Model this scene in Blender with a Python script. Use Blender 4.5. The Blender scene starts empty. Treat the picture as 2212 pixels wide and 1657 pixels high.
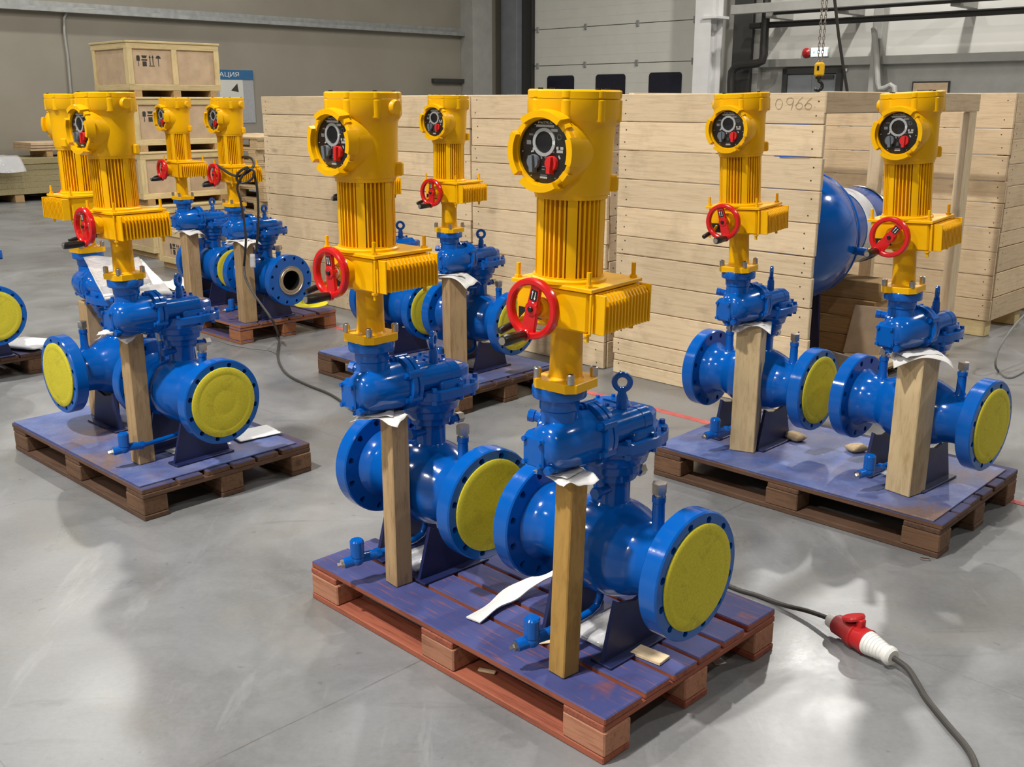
import bpy, bmesh, math, random
from mathutils import Vector, Matrix, noise
random.seed(7)
Rd = math.radians
scene = bpy.context.scene
COL = scene.collection

# ------------------------------------------------------------------ camera
FPX, PITCH, HCAM, W, H = 2197.0, 0.270, 1.514, 2212, 1657
cam_d = bpy.data.cameras.new('camera'); cam = bpy.data.objects.new('camera', cam_d); COL.objects.link(cam)
cam.location = (0, 0, HCAM); cam.rotation_euler = (math.pi/2-PITCH, 0, 0)
cam_d.sensor_fit = 'HORIZONTAL'; cam_d.sensor_width = 36; cam_d.lens = 36*FPX/W
cam_d.clip_start = .05; cam_d.clip_end = 200
scene.camera = cam
# ------------------------------------------------------------------ world, lights, exposure
world = bpy.data.worlds.new('hall_air'); scene.world = world; world.use_nodes = True
world.node_tree.nodes['Background'].inputs[0].default_value = (.9, .93, 1, 1)
world.node_tree.nodes['Background'].inputs[1].default_value = .05
scene.view_settings.view_transform = 'Standard'; scene.view_settings.look = 'None'
scene.view_settings.exposure = 0.0; scene.view_settings.gamma = 1; scene.view_settings.use_curve_mapping = False
SQ = math.sqrt(.5)
U = Vector((SQ, -SQ, 0)); V = Vector((SQ, SQ, 0))      # the hall's two directions
def uv(u, v, z=0): return U*u + V*v + Vector((0, 0, z))
LAMPS = [(-15.5, 5.7, 1.0), (-9.5, 9.0, 1.0), (-6.6, 13.6, 1.9), (1.5, 12.6, 2.1),
         (-2.5, -1.9, 2.6), (-9.0, -5.6, .9), (-2.4, -8.6, 1.7), (-3.64, 5.2, .65), (-9.5, 2.0, .4), (3.9, -4.2, .5), (3.8, 5.2, .3)]
for (u, v, p) in LAMPS:
    ld = bpy.data.lights.new('high_bay_light', 'AREA'); ld.shape = 'DISK'; ld.size = .42
    ld.energy = 330*p; ld.color = (1, .97, .92)
    lo = bpy.data.objects.new('high_bay_light', ld); COL.objects.link(lo); lo.location = uv(u, v, 8.0)

# ------------------------------------------------------------------ photograph geometry -> places in the hall
def ray(px, py):
    c, s = math.cos(PITCH), math.sin(PITCH)
    fw = Vector((0, c, -s)); up = Vector((0, s, c))
    return fw + Vector((1, 0, 0))*((px-W/2)/FPX) - up*((py-H/2)/FPX)
def G(px, py, z=0.0):
    d = ray(px, py); t = (z-HCAM)/d.z
    return Vector((0, 0, HCAM)) + d*t
def PL(px, py, n, dist):
    d = ray(px, py); c = Vector((0, 0, HCAM)); t = (dist-c.dot(n))/d.dot(n)
    return c + d*t

# ------------------------------------------------------------------ mesh building
def TR(x=0, y=0, z=0): return Matrix.Translation((x, y, z))
RX = lambda a: Matrix.Rotation(Rd(a), 4, 'X')
RY = lambda a: Matrix.Rotation(Rd(a), 4, 'Y')
RZ = lambda a: Matrix.Rotation(Rd(a), 4, 'Z')
ZX = RY(90); ZY = RX(-90)            # turn a lathe's z axis into x or y
class MB:
    def __init__(s): s.v = []; s.f = []
    def add(s, vs, fs, M=None):
        o = len(s.v)
        for p in vs:
            p = Vector(p); s.v.append(M @ p if M else p)
        s.f += [tuple(i+o for i in f) for f in fs]; return s
    def box(s, c, d, M=None):
        x, y, z = (k/2 for k in d)
        vs = [(c[0]+a*x, c[1]+b*y, c[2]+e*z) for a in (-1, 1) for b in (-1, 1) for e in (-1, 1)]
        return s.add(vs, [(0, 1, 3, 2), (4, 6, 7, 5), (0, 4, 5, 1), (2, 3, 7, 6), (0, 2, 6, 4), (1, 5, 7, 3)], M)
    def cbox(s, c, d, b=.003, M=None):
        h = [k/2 for k in d]; vs = []; K = [(i, j, k) for i in (-1, 1) for j in (-1, 1) for k in (-1, 1)]
        for q in K:
            for a in range(3):
                vs.append([c[t]+q[t]*(h[t] if t == a else h[t]-b) for t in range(3)])
        fs = []
        idx = {q: i*3 for i, q in enumerate(K)}
        for a in range(3):
            o = [t for t in range(3) if t != a]
            for sg in (-1, 1):
                def mk(p, q):
                    r = [0, 0, 0]; r[a] = sg; r[o[0]] = p; r[o[1]] = q; return idx[tuple(r)]+a
                fs.append((mk(-1, -1), mk(1, -1), mk(1, 1), mk(-1, 1)))
            for p in (-1, 1):
                for q in (-1, 1):
                    def ck(e):
                        r = [0, 0, 0]; r[a] = e; r[o[0]] = p; r[o[1]] = q; return idx[tuple(r)]
                    fs.append((ck(-1)+o[0], ck(1)+o[0], ck(1)+o[1], ck(-1)+o[1]))
        for q in K: fs.append((idx[q], idx[q]+1, idx[q]+2))
        return s.add(vs, fs, M)
    def lathe(s, prof, M=None, seg=32, cap=(True, True)):
        vs = []; fs = []; n = len(prof)
        for (z, r) in prof:
            for k in range(seg):
                a = 2*math.pi*k/seg; vs.append((r*math.cos(a), r*math.sin(a), z))
        for i in range(n-1):
            for k in range(seg):
                k2 = (k+1) % seg; fs.append((i*seg+k, i*seg+k2, (i+1)*seg+k2, (i+1)*seg+k))
        if cap[0]: fs.append(tuple(range(seg))[::-1])
        if cap[1]: fs.append(tuple(range((n-1)*seg, n*seg)))
        return s.add(vs, fs, M)
    def cyl(s, p0, p1, r, seg=16, r1=None, ch=0, M=None):
        p0 = Vector(p0); p1 = Vector(p1); d = p1-p0; L = d.length; r1 = r if r1 is None else r1
        Q = TR(*p0) @ d.to_track_quat('Z', 'Y').to_matrix().to_4x4()
        pr = [(0, r), (L, r1)] if not ch else [(0, r-ch), (ch, r), (L-ch, r1), (L, r1-ch)]
        return s.lathe(pr, (M @ Q) if M else Q, seg)
    def prism(s, poly, z0, z1, M=None, ch=0):
        n = len(poly)
        if ch:
            cx = sum(p[0] for p in poly)/n; cy = sum(p[1] for p in poly)/n
            def ins(p):
                d = Vector((p[0]-cx, p[1]-cy)); L = d.length; d *= (L-ch)/L; return (cx+d.x, cy+d.y)
            rings = [(z0, poly), (z1-ch, poly), (z1, [ins(p) for p in poly])]
        else: rings = [(z0, poly), (z1, poly)]
        vs = [(p[0], p[1], z) for z, P in rings for p in P]; fs = []
        for i in range(len(rings)-1):
            for k in range(n):
                k2 = (k+1) % n; fs.append((i*n+k, i*n+k2, (i+1)*n+k2, (i+1)*n+k))
        fs.append(tuple(range(n))[::-1]); fs.append(tuple(range((len(rings)-1)*n, len(rings)*n)))
        return s.add(vs, fs, M)
    def tube(s, pts, r, seg=10, closed=False, M=None):
        pts = [Vector(p) for p in pts]; n = len(pts); vs = []; fs = []; prev = None
        for i, p in enumerate(pts):
            if closed: t = pts[(i+1) % n]-pts[i-1]
            else: t = pts[min(i+1, n-1)]-pts[max(i-1, 0)]
            t.normalize()
            if prev is None:
                a = Vector((0, 0, 1)) if abs(t.z) < .9 else Vector((1, 0, 0)); x = t.cross(a).normalized()
            else: x = (prev-t*prev.dot(t)).normalized()
            prev = x; y = t.cross(x); rr = r[i] if isinstance(r, (list, tuple)) else r
            for k in range(seg):
                a = 2*math.pi*k/seg; vs.append(p+x*(rr*math.cos(a))+y*(rr*math.sin(a)))
        m = n if closed else n-1
        for i in range(m):
            j = (i+1) % n
            for k in range(seg):
                k2 = (k+1) % seg; fs.append((i*seg+k, i*seg+k2, j*seg+k2, j*seg+k))
        if not closed: fs.append(tuple(range(seg))[::-1]); fs.append(tuple(range((n-1)*seg, n*seg)))
        return s.add(vs, fs, M)
    def ring(s, Rm, hw, ht, M=None, seg=48, prof=8):
        """a closed ring about z with a rounded section of half width hw (radial) and half height ht"""
        vs = []; fs = []
        for k in range(seg):
            a = 2*math.pi*k/seg
            for j in range(prof):
                b = 2*math.pi*j/prof; cr = math.cos(b); sr = math.sin(b)
                e = .6; rr = Rm+hw*math.copysign(abs(cr)**e, cr); z = ht*math.copysign(abs(sr)**e, sr)
                vs.append((rr*math.cos(a), rr*math.sin(a), z))
        for k in range(seg):
            k2 = (k+1) % seg
            for j in range(prof):
                j2 = (j+1) % prof; fs.append((k*prof+j, k2*prof+j, k2*prof+j2, k*prof+j2))
        return s.add(vs, fs, M)
    def arc(s, r0, r1, z0, z1, a0, a1, M=None, n=10, taper=0):
        """a segment of a thick ring about z"""
        vs = []; fs = []
        for i in range(n+1):
            a = Rd(a0+(a1-a0)*i/n); c, q = math.cos(a), math.sin(a)
            vs += [(r0*c, r0*q, z0), (r1*c, r1*q, z0), ((r1-taper)*c, (r1-taper)*q, z1), (r0*c, r0*q, z1)]
        for i in range(n):
            for j in range(4):
                j2 = (j+1) % 4; fs.append((i*4+j, i*4+j2, i*4+4+j2, i*4+4+j))
        fs += [(3, 2, 1, 0), (n*4, n*4+1, n*4+2, n*4+3)]
        return s.add(vs, fs, M)
    def ball(s, c, r, seg=16, rings=8, sc=(1, 1, 1)):
        pr = [(-r*math.cos(math.pi*i/rings), max(r*math.sin(math.pi*i/rings), 1e-4)) for i in range(rings+1)]
        return s.lathe(pr, TR(*c) @ Matrix.Diagonal((*sc, 1)), seg, (False, False))
    def hexa(s, p0, p1, r, M=None): return s.cyl(p0, p1, r, 6, M=M)
    def mesh(s, name, mat, angle=32, recalc=True, merge=True):
        me = bpy.data.meshes.new(name); me.from_pydata([tuple(v) for v in s.v], [], s.f)
        bm = bmesh.new(); bm.from_mesh(me)
        if merge: bmesh.ops.remove_doubles(bm, verts=bm.verts, dist=1e-5)
        if recalc: bmesh.ops.recalc_face_normals(bm, faces=bm.faces)
        for f in bm.faces: f.smooth = True
        bm.to_mesh(me); bm.free()
        me.set_sharp_from_angle(angle=Rd(angle))
        if mat: me.materials.append(mat)
        return me
    def build(s, name, mat, parent=None, angle=32, **k):
        return link(name, s.mesh(name, mat, angle, **k), parent)
def link(name, me, parent=None, M=None):
    o = bpy.data.objects.new(name, me); COL.objects.link(o)
    if parent: o.parent = parent
    if M is not None: o.matrix_basis = M
    return o
def tag(o, label=None, cat=None, group=None, kind=None):
    if label: o['label'] = label
    if cat: o['category'] = cat
    if group: o['group'] = group
    if kind: o['kind'] = kind
    return o
def thing(name, label, cat, M, group=None):
    o = bpy.data.objects.new(name, None); COL.objects.link(o); o.empty_display_size = .1
    o.matrix_basis = M
    return tag(o, label, cat, group)
def text_mesh(txt, size, mat, name='lettering', extrude=0):
    cu = bpy.data.curves.new(name, 'FONT'); cu.body = txt; cu.size = size; cu.align_x = 'CENTER'; cu.align_y = 'CENTER'; cu.extrude = extrude
    cu.resolution_u = 3
    ob = bpy.data.objects.new(name, cu); COL.objects.link(ob)
    dg = bpy.context.evaluated_depsgraph_get(); me = bpy.data.meshes.new_from_object(ob.evaluated_get(dg))
    bpy.data.objects.remove(ob); bpy.data.curves.remove(cu)
    me.materials.clear(); me.materials.append(mat); return me

# ------------------------------------------------------------------ materials
class NT:
    def __init__(s, name):
        s.m = bpy.data.materials.new(name); s.m.use_nodes = True; s.t = s.m.node_tree
        s.b = s.t.nodes['Principled BSDF']
    def n(s, typ, **k):
        x = s.t.nodes.new(typ)
        for a, b in k.items():
            if a.startswith('_'): x.inputs[a[1:].replace('_', ' ')].default_value = b
            else: setattr(x, a, b)
        return x
    def l(s, a, b): s.t.links.new(a, b)
    def math(s, op, a, b=None, c=None, clamp=False):
        x = s.n('ShaderNodeMath', operation=op, use_clamp=clamp)
        for i, k in enumerate((a, b, c)):
            if k is None: continue
            if isinstance(k, (int, float)): x.inputs[i].default_value = k
            else: s.l(k, x.inputs[i])
        return x.outputs[0]
    def mix(s, f, a, b, blend='MIX'):
        x = s.n('ShaderNodeMix', data_type='RGBA', blend_type=blend)
        for i, k in ((0, f), (6, a), (7, b)):
            if isinstance(k, (int, float)): x.inputs[i].default_value = k
            elif isinstance(k, tuple): x.inputs[i].default_value = (*k[:3], 1)
            else: s.l(k, x.inputs[i])
        return x.outputs[2]
    def ramp(s, f, stops, interp='LINEAR'):
        x = s.n('ShaderNodeValToRGB'); e = x.color_ramp.elements; x.color_ramp.interpolation = interp
        while len(e) < len(stops): e.new(.5)
        for q, (p, c) in zip(e, stops):
            q.position = p; q.color = (*c[:3], 1) if isinstance(c, tuple) else (c, c, c, 1)
        s.l(f, x.inputs[0]); return x.outputs[0]
    def noise(s, vec, scale, detail=3, rough=.55, dist=0):
        x = s.n('ShaderNodeTexNoise'); x.inputs['Scale'].default_value = scale; x.inputs['Detail'].default_value = detail
        x.inputs['Roughness'].default_value = rough; x.inputs['Distortion'].default_value = dist
        if vec is not None: s.l(vec, x.inputs['Vector'])
        return x.outputs[0]
    def map(s, vec, sc=(1, 1, 1), loc=(0, 0, 0), rot=(0, 0, 0)):
        x = s.n('ShaderNodeMapping'); x.inputs['Scale'].default_value = sc; x.inputs['Location'].default_value = loc
        x.inputs['Rotation'].default_value = rot; s.l(vec, x.inputs['Vector']); return x.outputs[0]
    def bump(s, h, strength=.3, dist=.002):
        x = s.n('ShaderNodeBump'); x.inputs['Strength'].default_value = strength; x.inputs['Distance'].default_value = dist
        s.l(h, x.inputs['Height']); s.l(x.outputs[0], s.b.inputs['Normal'])
    def set(s, **k):
        for a, b in k.items():
            i = s.b.inputs[a.replace('_', ' ')]
            if isinstance(b, tuple): i.default_value = (*b, 1) if len(b) == 3 else b
            elif isinstance(b, (int, float)): i.default_value = b
            else: s.l(b, i)
        return s
def simple(name, col, rough=.5, metal=0, var=.06, scale=30, bump=0, coat=0, spec=.5):
    q = NT(name); tc = q.n('ShaderNodeTexCoord').outputs['Object']
    f = q.noise(tc, scale, 3)
    dark = tuple(c*(1-var*2) for c in col); lite = tuple(min(1, c*(1+var)) for c in col)
    q.set(Base_Color=q.ramp(f, [(.3, dark), (.7, lite)]), Roughness=rough, Metallic=metal)
    q.b.inputs['Coat Weight'].default_value = coat; q.b.inputs['Coat Roughness'].default_value = .05
    q.b.inputs['Specular IOR Level'].default_value = spec
    if bump: q.bump(q.noise(tc, scale*6, 2), bump, .001)
    return q.m
def wood(name, base, dark, rough=.75, knots=.5, paint=None, paintcol=(.02, .05, .25), grain=(1.5, 26, 26), edge=None, objvar=.5):
    """sawn board; the grain runs along the object's x axis"""
    q = NT(name); tco = q.n('ShaderNodeTexCoord').outputs['Object']; oi = q.n('ShaderNodeObjectInfo')
    off = q.n('ShaderNodeCombineXYZ'); q.l(q.math('MULTIPLY', oi.outputs['Random'], 37), off.inputs[0]); q.l(q.math('MULTIPLY', oi.outputs['Random'], 91), off.inputs[2])
    va = q.n('ShaderNodeVectorMath', operation='ADD'); q.l(tco, va.inputs[0]); q.l(off.outputs[0], va.inputs[1]); tc = va.outputs[0]
    g1 = q.noise(q.map(tc, grain), 3, 4, .6, .6)
    g2 = q.noise(q.map(tc, (grain[0]*3, grain[1]*4, grain[2]*4)), 4, 2)
    f = q.math('ADD', q.math('MULTIPLY', g1, .7), q.math('MULTIPLY', g2, .3))
    c = q.ramp(f, [(.32, dark), (.5, base), (.72, tuple(min(1, k*1.1) for k in base))])
    if knots:
        vo = q.n('ShaderNodeTexVoronoi'); vo.inputs['Scale'].default_value = 1.0; q.l(q.map(tc, (2.6, 7, 7)), vo.inputs['Vector'])
        kf = q.ramp(vo.outputs['Distance'], [(.03, 1.0), (.10, .55), (.16, 0.0)])
        hs = q.n('ShaderNodeSeparateColor'); q.l(vo.outputs['Color'], hs.inputs[0])
        sel = q.math('GREATER_THAN', hs.outputs[0], 1-knots)
        c = q.mix(q.math('MULTIPLY', q.math('MULTIPLY', kf, sel), .7), c, tuple(k*.45 for k in dark))
    br = q.math('ADD', q.math('MULTIPLY', oi.outputs['Random'], .28*objvar*2), 1-.16*objvar*2)
    hv = q.n('ShaderNodeHueSaturation'); q.l(c, hv.inputs['Color']); q.l(br, hv.inputs['Value']); c = hv.outputs[0]
    # dirt
    d = q.noise(tc, 5, 4, .65)
    c = q.mix(q.ramp(d, [(.52, 0.0), (.75, .35)]), c, tuple(k*.5 for k in dark))
    if paint:
        ge = q.n('ShaderNodeNewGeometry'); sx = q.n('ShaderNodeSeparateXYZ'); q.l(ge.outputs['Normal'], sx.inputs[0])
        up = q.math('MULTIPLY', q.math('GREATER_THAN', sx.outputs[2], .6), 1)
        pn = q.noise(ge.outputs['Position'], 4.2, 4, .6)
        pf = q.math('MULTIPLY', up, q.ramp(pn, [(.5-paint*.25, 0.0), (.62-paint*.25, .93)]))
        sc = q.noise(q.map(tc, (3, 40, 1)), 3, 3)
        pf = q.math('MULTIPLY', pf, q.ramp(sc, [(.28, .35), (.42, 1.0)]))
        pc = q.mix(q.noise(ge.outputs['Position'], 9, 2), tuple(k*.75 for k in paintcol), tuple(k*1.35 for k in paintcol))
        c = q.mix(pf, c, pc)
    q.set(Base_Color=c, Roughness=rough)
    q.bump(f, .25, .0015)
    return q.m

def paint_mat(name, col, rough, peel=.02, var=.04):
    """thick sprayed machine paint with a slight orange peel"""
    q = NT(name); tc = q.n('ShaderNodeTexCoord').outputs['Object']
    f = q.noise(tc, 14, 3)
    q.set(Base_Color=q.ramp(f, [(.3, tuple(c*(1-var) for c in col)), (.7, tuple(min(1, c*(1+var)) for c in col))]),
          Roughness=q.math('ADD', q.math('MULTIPLY', q.noise(tc, 40, 2), .1), rough-.05))
    q.bump(q.noise(tc, 120, 2), peel, .002)
    return q.m

M = {}
M['blue'] = paint_mat('blue_gloss_paint', (.002, .098, .43), .14, .05)
M['shadeblue'] = paint_mat('shaded_blue_paint', (.012, .018, .075), .4)  # blue paint with the shade on the support feet put into its colour
M['yellow'] = paint_mat('yellow_machine_paint', (.83, .435, .0), .34, .1)
M['yellow'].node_tree.nodes['Principled BSDF'].inputs['Specular IOR Level'].default_value = .28
M['red'] = paint_mat('red_gloss_paint', (.60, .010, .012), .2, .02)
M['black'] = simple('black_plastic', (.012, .011, .010), .3, var=.1)
M['panel'] = simple('black_panel_print', (.010, .009, .009), .35, var=.05)
M['glass'] = simple('dark_window_glass', (.012, .012, .014), .06, var=.02)
M['steel'] = simple('zinc_steel', (.55, .52, .48), .32, 1, var=.1)
M['greyring'] = simple('grey_metal_ring', (.42, .43, .43), .4, .3)
M['greyknob'] = simple('grey_knob_plastic', (.13, .15, .17), .4)
M['redknob'] = simple('red_knob_plastic', (.62, .02, .02), .35)
M['white'] = simple('white_print', (.72, .72, .70), .6, var=.03)
M['softprint'] = simple('pale_grey_print', (.38, .38, .37), .6, var=.15, scale=400)
M['printgrey'] = simple('grey_print', (.14, .14, .14), .6, var=.08)
M['whiteplastic'] = simple('white_plastic', (.78, .77, .73), .4, var=.03)
M['disc'] = None
q = NT('yellow_fibre_cover'); tc = q.n('ShaderNodeTexCoord').outputs['Object']
c = q.ramp(q.noise(tc, 160, 3, .7), [(.3, (.50, .43, .016)), (.7, (.66, .58, .036))])
dn = q.ramp(q.noise(tc, 14, 4, .7, .8), [(.56, 0.0), (.74, .45)])
c = q.mix(dn, c, (.16, .14, .02)); q.set(Base_Color=c, Roughness=.8); q.bump(q.noise(tc, 220, 2), .15, .0006); M['disc'] = q.m
M['bore'] = simple('dark_bore_steel', (.03, .028, .026), .35, .6)
M['sealring'] = simple('turned_steel_face', (.50, .46, .40), .35, .9)
M['crate'] = wood('pine_crate_board', (.76, .60, .39), (.63, .46, .27), .8, .28, objvar=.35)
M['crate_dim'] = wood('pine_board_pale', (.72, .55, .35), (.58, .41, .24), .85, .3)
M['ply'] = simple('crate_plywood', (.58, .42, .27), .8, var=.08, scale=9)
M['batten'] = wood('crate_batten', (.66, .52, .27), (.52, .38, .18), .8, .1)
M['cut'] = wood('offcut_timber', (.48, .31, .14), (.33, .19, .08), .85, .2)
M['post_gold'] = wood('golden_timber', (.47, .27, .065), (.36, .19, .04), .8, .2, grain=(3, 18, 18))
M['post_brown'] = wood('brown_timber', (.42, .28, .14), (.28, .17, .08), .85, .6, grain=(2, 18, 18))
M['post_pale'] = wood('pale_timber', (.60, .45, .25), (.46, .32, .15), .8, .5, grain=(2, 12, 12))
M['pal_red'] = wood('red_stained_board', (.30, .085, .045), (.16, .035, .02), .75, .1, paint=.95, paintcol=(.028, .052, .19))
M['pal_red_np'] = wood('red_stained_rail', (.30, .085, .045), (.16, .035, .02), .75, .1)
M['pal_brown_np'] = wood('old_brown_rail', (.115, .06, .034), (.058, .026, .014), .85, .2)
M['pal_redblock'] = wood('red_stained_block', (.42, .19, .11), (.26, .09, .05), .85, .1)
M['pal_brown'] = wood('old_brown_board', (.125, .062, .034), (.06, .027, .014), .85, .2, paint=.6, paintcol=(.04, .045, .12))
M['pal_brownblock'] = wood('old_brown_block', (.16, .085, .045), (.075, .035, .018), .9, .2)
M['pal_orange'] = wood('orange_brown_board', (.33, .13, .055), (.18, .06, .025), .8, .1, paint=1.0, paintcol=(.06, .06, .17))
M['pal_pale'] = wood('weathered_pallet_board', (.55, .41, .24), (.40, .28, .15), .85, .2)
q = NT('overspray_hardboard'); ge = q.n('ShaderNodeNewGeometry').outputs['Position']
n1 = q.noise(ge, 2.6, 5, .62, .5); n2 = q.noise(ge, 9, 4, .6); n3 = q.noise(ge, 70, 2, .6)
c = q.mix(n3, (.16, .095, .06), (.27, .17, .11))
c = q.mix(q.ramp(n1, [(.30, .1), (.42, .75), (.55, .96)]), c, q.mix(q.ramp(n2, [(.3, 0.0), (.7, 1.0)]), (.042, .085, .28), (.125, .175, .38)))
c = q.mix(q.ramp(n3, [(.62, 0.0), (.72, .5)]), c, (.22, .25, .36))
q.set(Base_Color=c, Roughness=.55); q.bump(n3, .1, .001); M['sheet'] = q.m
M['foam'] = simple('white_foam_sheet', (.74, .73, .71), .75, var=.04)
M['paper'] = simple('white_paper', (.80, .80, .80), .6, var=.03)
M['stencil'] = simple('black_stencil_ink', (.05, .045, .04), .9, var=.2, scale=120)
M['pencil'] = simple('pencil_line', (.42, .34, .25), .9)
M['bluepencil'] = simple('blue_chalk_line', (.05, .08, .5), .9)
M['nail'] = simple('nail_head', (.10, .07, .05), .6, .3)
M['cable'] = simple('grey_rubber_cable', (.055, .05, .045), .55)
M['cable2'] = simple('pale_grey_cable', (.20, .20, .19), .5)
M['redplug'] = simple('red_plug_plastic', (.50, .018, .02), .35)
M['redplug2'] = simple('dull_red_plug_plastic', (.33, .02, .02), .45)
M['redline'] = simple('red_floor_paint', (.58, .12, .11), .6, var=.2, scale=12)
q = NT('clear_wrapping_film'); tc = q.n('ShaderNodeTexCoord').outputs['Object']
q.set(Base_Color=(.78, .78, .80), Roughness=.15); q.b.inputs['Transmission Weight'].default_value = .35; q.b.inputs['Alpha'].default_value = .6
q.bump(q.noise(tc, 30, 3, .6), .6, .01); M['film'] = q.m
M['panelboard'] = simple('olive_board_edge', (.30, .25, .13), .85, var=.12, scale=50)
M['steelpaint'] = simple('grey_painted_steel', (.34, .335, .31), .55, var=.05, scale=4)
M['darksteel'] = simple('dark_grey_steel', (.035, .034, .032), .5)
M['blackpipe'] = simple('black_pipe', (.02, .018, .016), .45)
M['bluesteel'] = simple('grey_blue_steel', (.20, .215, .225), .55, var=.05, scale=4)
M['whitesteel'] = simple('white_painted_steel', (.74, .735, .72), .5, var=.03, scale=4)
M['doorwhite'] = simple('white_door_panel', (.62, .61, .55), .5, var=.02, scale=3)
M['windowdark'] = simple('dark_door_window', (.012, .013, .025), .12, var=.05)
M['posterblue'] = simple('blue_board_header', (.02, .12, .27), .5)
M['poster'] = simple('grey_board_sheet', (.36, .36, .37), .6, var=.05)
M['galv'] = simple('galvanised_tray', (.36, .37, .36), .45, .5, var=.1, scale=8)
M['hookyellow'] = simple('hoist_yellow_paint', (.80, .45, .01), .4)
q = NT('lit_sign_face'); q.set(Base_Color=(.8, .9, .9)); q.b.inputs['Emission Color'].default_value = (.75, .95, 1, 1); q.b.inputs['Emission Strength'].default_value = 2.2; M['lit'] = q.m
M['signprint'] = simple('green_sign_print', (.10, .45, .30), .6)
# concrete
q = NT('polished_concrete'); ge = q.n('ShaderNodeNewGeometry').outputs['Position']
a = q.noise(ge, .55, 5, .6, .4); b = q.noise(ge, 2.3, 5, .62, .6); g = q.noise(ge, 60, 3, .7)
f = q.math('ADD', q.math('ADD', q.math('MULTIPLY', a, .45), q.math('MULTIPLY', b, .4)), q.math('MULTIPLY', g, .15))
c = q.ramp(f, [(.36, (.14, .141, .14)), (.5, (.205, .208, .212)), (.66, (.27, .274, .28))])
st = q.noise(ge, 1.1, 4, .6, 1.2); c = q.mix(q.ramp(st, [(.56, 0.0), (.72, .35)]), c, (.21, .195, .16))
sp = q.noise(ge, 26, 2, .5); c = q.mix(q.ramp(sp, [(.70, 0.0), (.76, .5)]), c, (.12, .115, .105))
scf = q.noise(q.map(ge, (1.2, 9, 1), rot=(0, 0, Rd(-38))), 1.3, 5, .7, .4); c = q.mix(q.ramp(scf, [(.60, 0.0), (.70, .45)]), c, (.12, .12, .118))
scl = q.noise(q.map(ge, (7, 1, 1), rot=(0, 0, Rd(20))), 1.1, 5, .7, .3); c = q.mix(q.ramp(scl, [(.60, 0.0), (.72, .35)]), c, (.36, .365, .37))
sx = q.n('ShaderNodeSeparateXYZ'); q.l(ge, sx.inputs[0])
wob = q.math('MULTIPLY', q.math('SUBTRACT', q.noise(ge, 3, 3), .5), .012)
uu = q.math('ADD', q.math('MULTIPLY', q.math('SUBTRACT', sx.outputs[0], sx.outputs[1]), SQ), wob)
vv = q.math('ADD', q.math('MULTIPLY', q.math('ADD', sx.outputs[0], sx.outputs[1]), SQ), wob)
def joint(coord, at, w): return q.math('LESS_THAN', q.math('ABSOLUTE', q.math('SUBTRACT', coord, at)), w)
js = [joint(uu, -1.985, .0022), joint(uu, -13.6, .008), joint(vv, .62, .0016), joint(uu, 1.02, .0016), joint(vv, 2.62, .0014), joint(uu, -4.0, .0016), joint(vv, -2.4, .002)]
jm = js[0]
for k in js[1:]: jm = q.math('MAXIMUM', jm, k)
c = q.mix(q.math('MULTIPLY', jm, q.ramp(q.noise(ge, 9, 3), [(.3, .25), (.55, .85)])), c, (.13, .12, .11))
q.set(Base_Color=c, Roughness=q.ramp(b, [(.3, .24), (.7, .42)]))
q.b.inputs['Specular IOR Level'].default_value = .45
q.bump(q.math('ADD', g, q.math('MULTIPLY', jm, -2)), .12, .001); M['concrete'] = q.m
q = NT('grey_wall_panel'); ge = q.n('ShaderNodeNewGeometry').outputs['Position']
c = q.ramp(q.noise(ge, .7, 4), [(.35, (.24, .217, .172)), (.65, (.28, .255, .205))]); q.set(Base_Color=c, Roughness=.6); M['wallgrey'] = q.m
q = NT('pale_cladding'); ge = q.n('ShaderNodeNewGeometry').outputs['Position']
c = q.ramp(q.noise(ge, .7, 4), [(.35, (.50, .49, .45)), (.65, (.58, .57, .53))]); q.set(Base_Color=c, Roughness=.55); M['cladding'] = q.m
q = NT('ceiling_sheet'); ge = q.n('ShaderNodeNewGeometry').outputs['Position']
c = q.ramp(q.noise(ge, .7, 4), [(.35, (.07, .07, .068)), (.65, (.09, .09, .085))]); q.set(Base_Color=c, Roughness=.7); M['ceil'] = q.m

# ------------------------------------------------------------------ the hall
RB = RZ(-45)         # local x -> U, local y -> V
WL_U, WR_V = -18.05, 17.71      # left wall stands at u, right wall at v
def struct(name, mb, mat, label=None, parent=None):
    o = mb.build(name, mat, parent)
    if parent is None: tag(o, label, None, None, 'structure')
    return o
fl = struct('floor', MB().box((-4.5, 4, -.1), (28, 28, .2), RB), M['concrete'], 'grey polished concrete floor with joints and stains')
struct('ceiling', MB().box((-4.5, 4, 9.1), (28, 28, .2), RB), M['ceil'], 'grey sheet ceiling high above the hall')
struct('wall_left', MB().box((WL_U-.15, 4, 4.5), (.3, 28, 9), RB), M['wallgrey'], 'plain grey wall behind the crates')
struct('wall_right', MB().box((-4.5, WR_V+.15, 4.5), (28, .3, 9), RB), M['cladding'], 'pale clad wall with pipes and rails')
struct('wall_rear', MB().box((-4.5, -10.15, 4.5), (28, .3, 9), RB), M['wallgrey'], 'pale clad wall behind the camera')
struct('wall_side', MB().box((9.65, 4, 4.5), (.3, 28, 9), RB), M['wallgrey'], 'pale clad wall on the far side of the hall')
for (vv_, u0, u1) in ((4.035, -9.2, 4), (5.085, 1.2, 6)):
    MB().box(((u0+u1)/2, vv_, .0008), (u1-u0, .045, .0016), RB).build('floor_line', M['redline'], fl)

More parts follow.
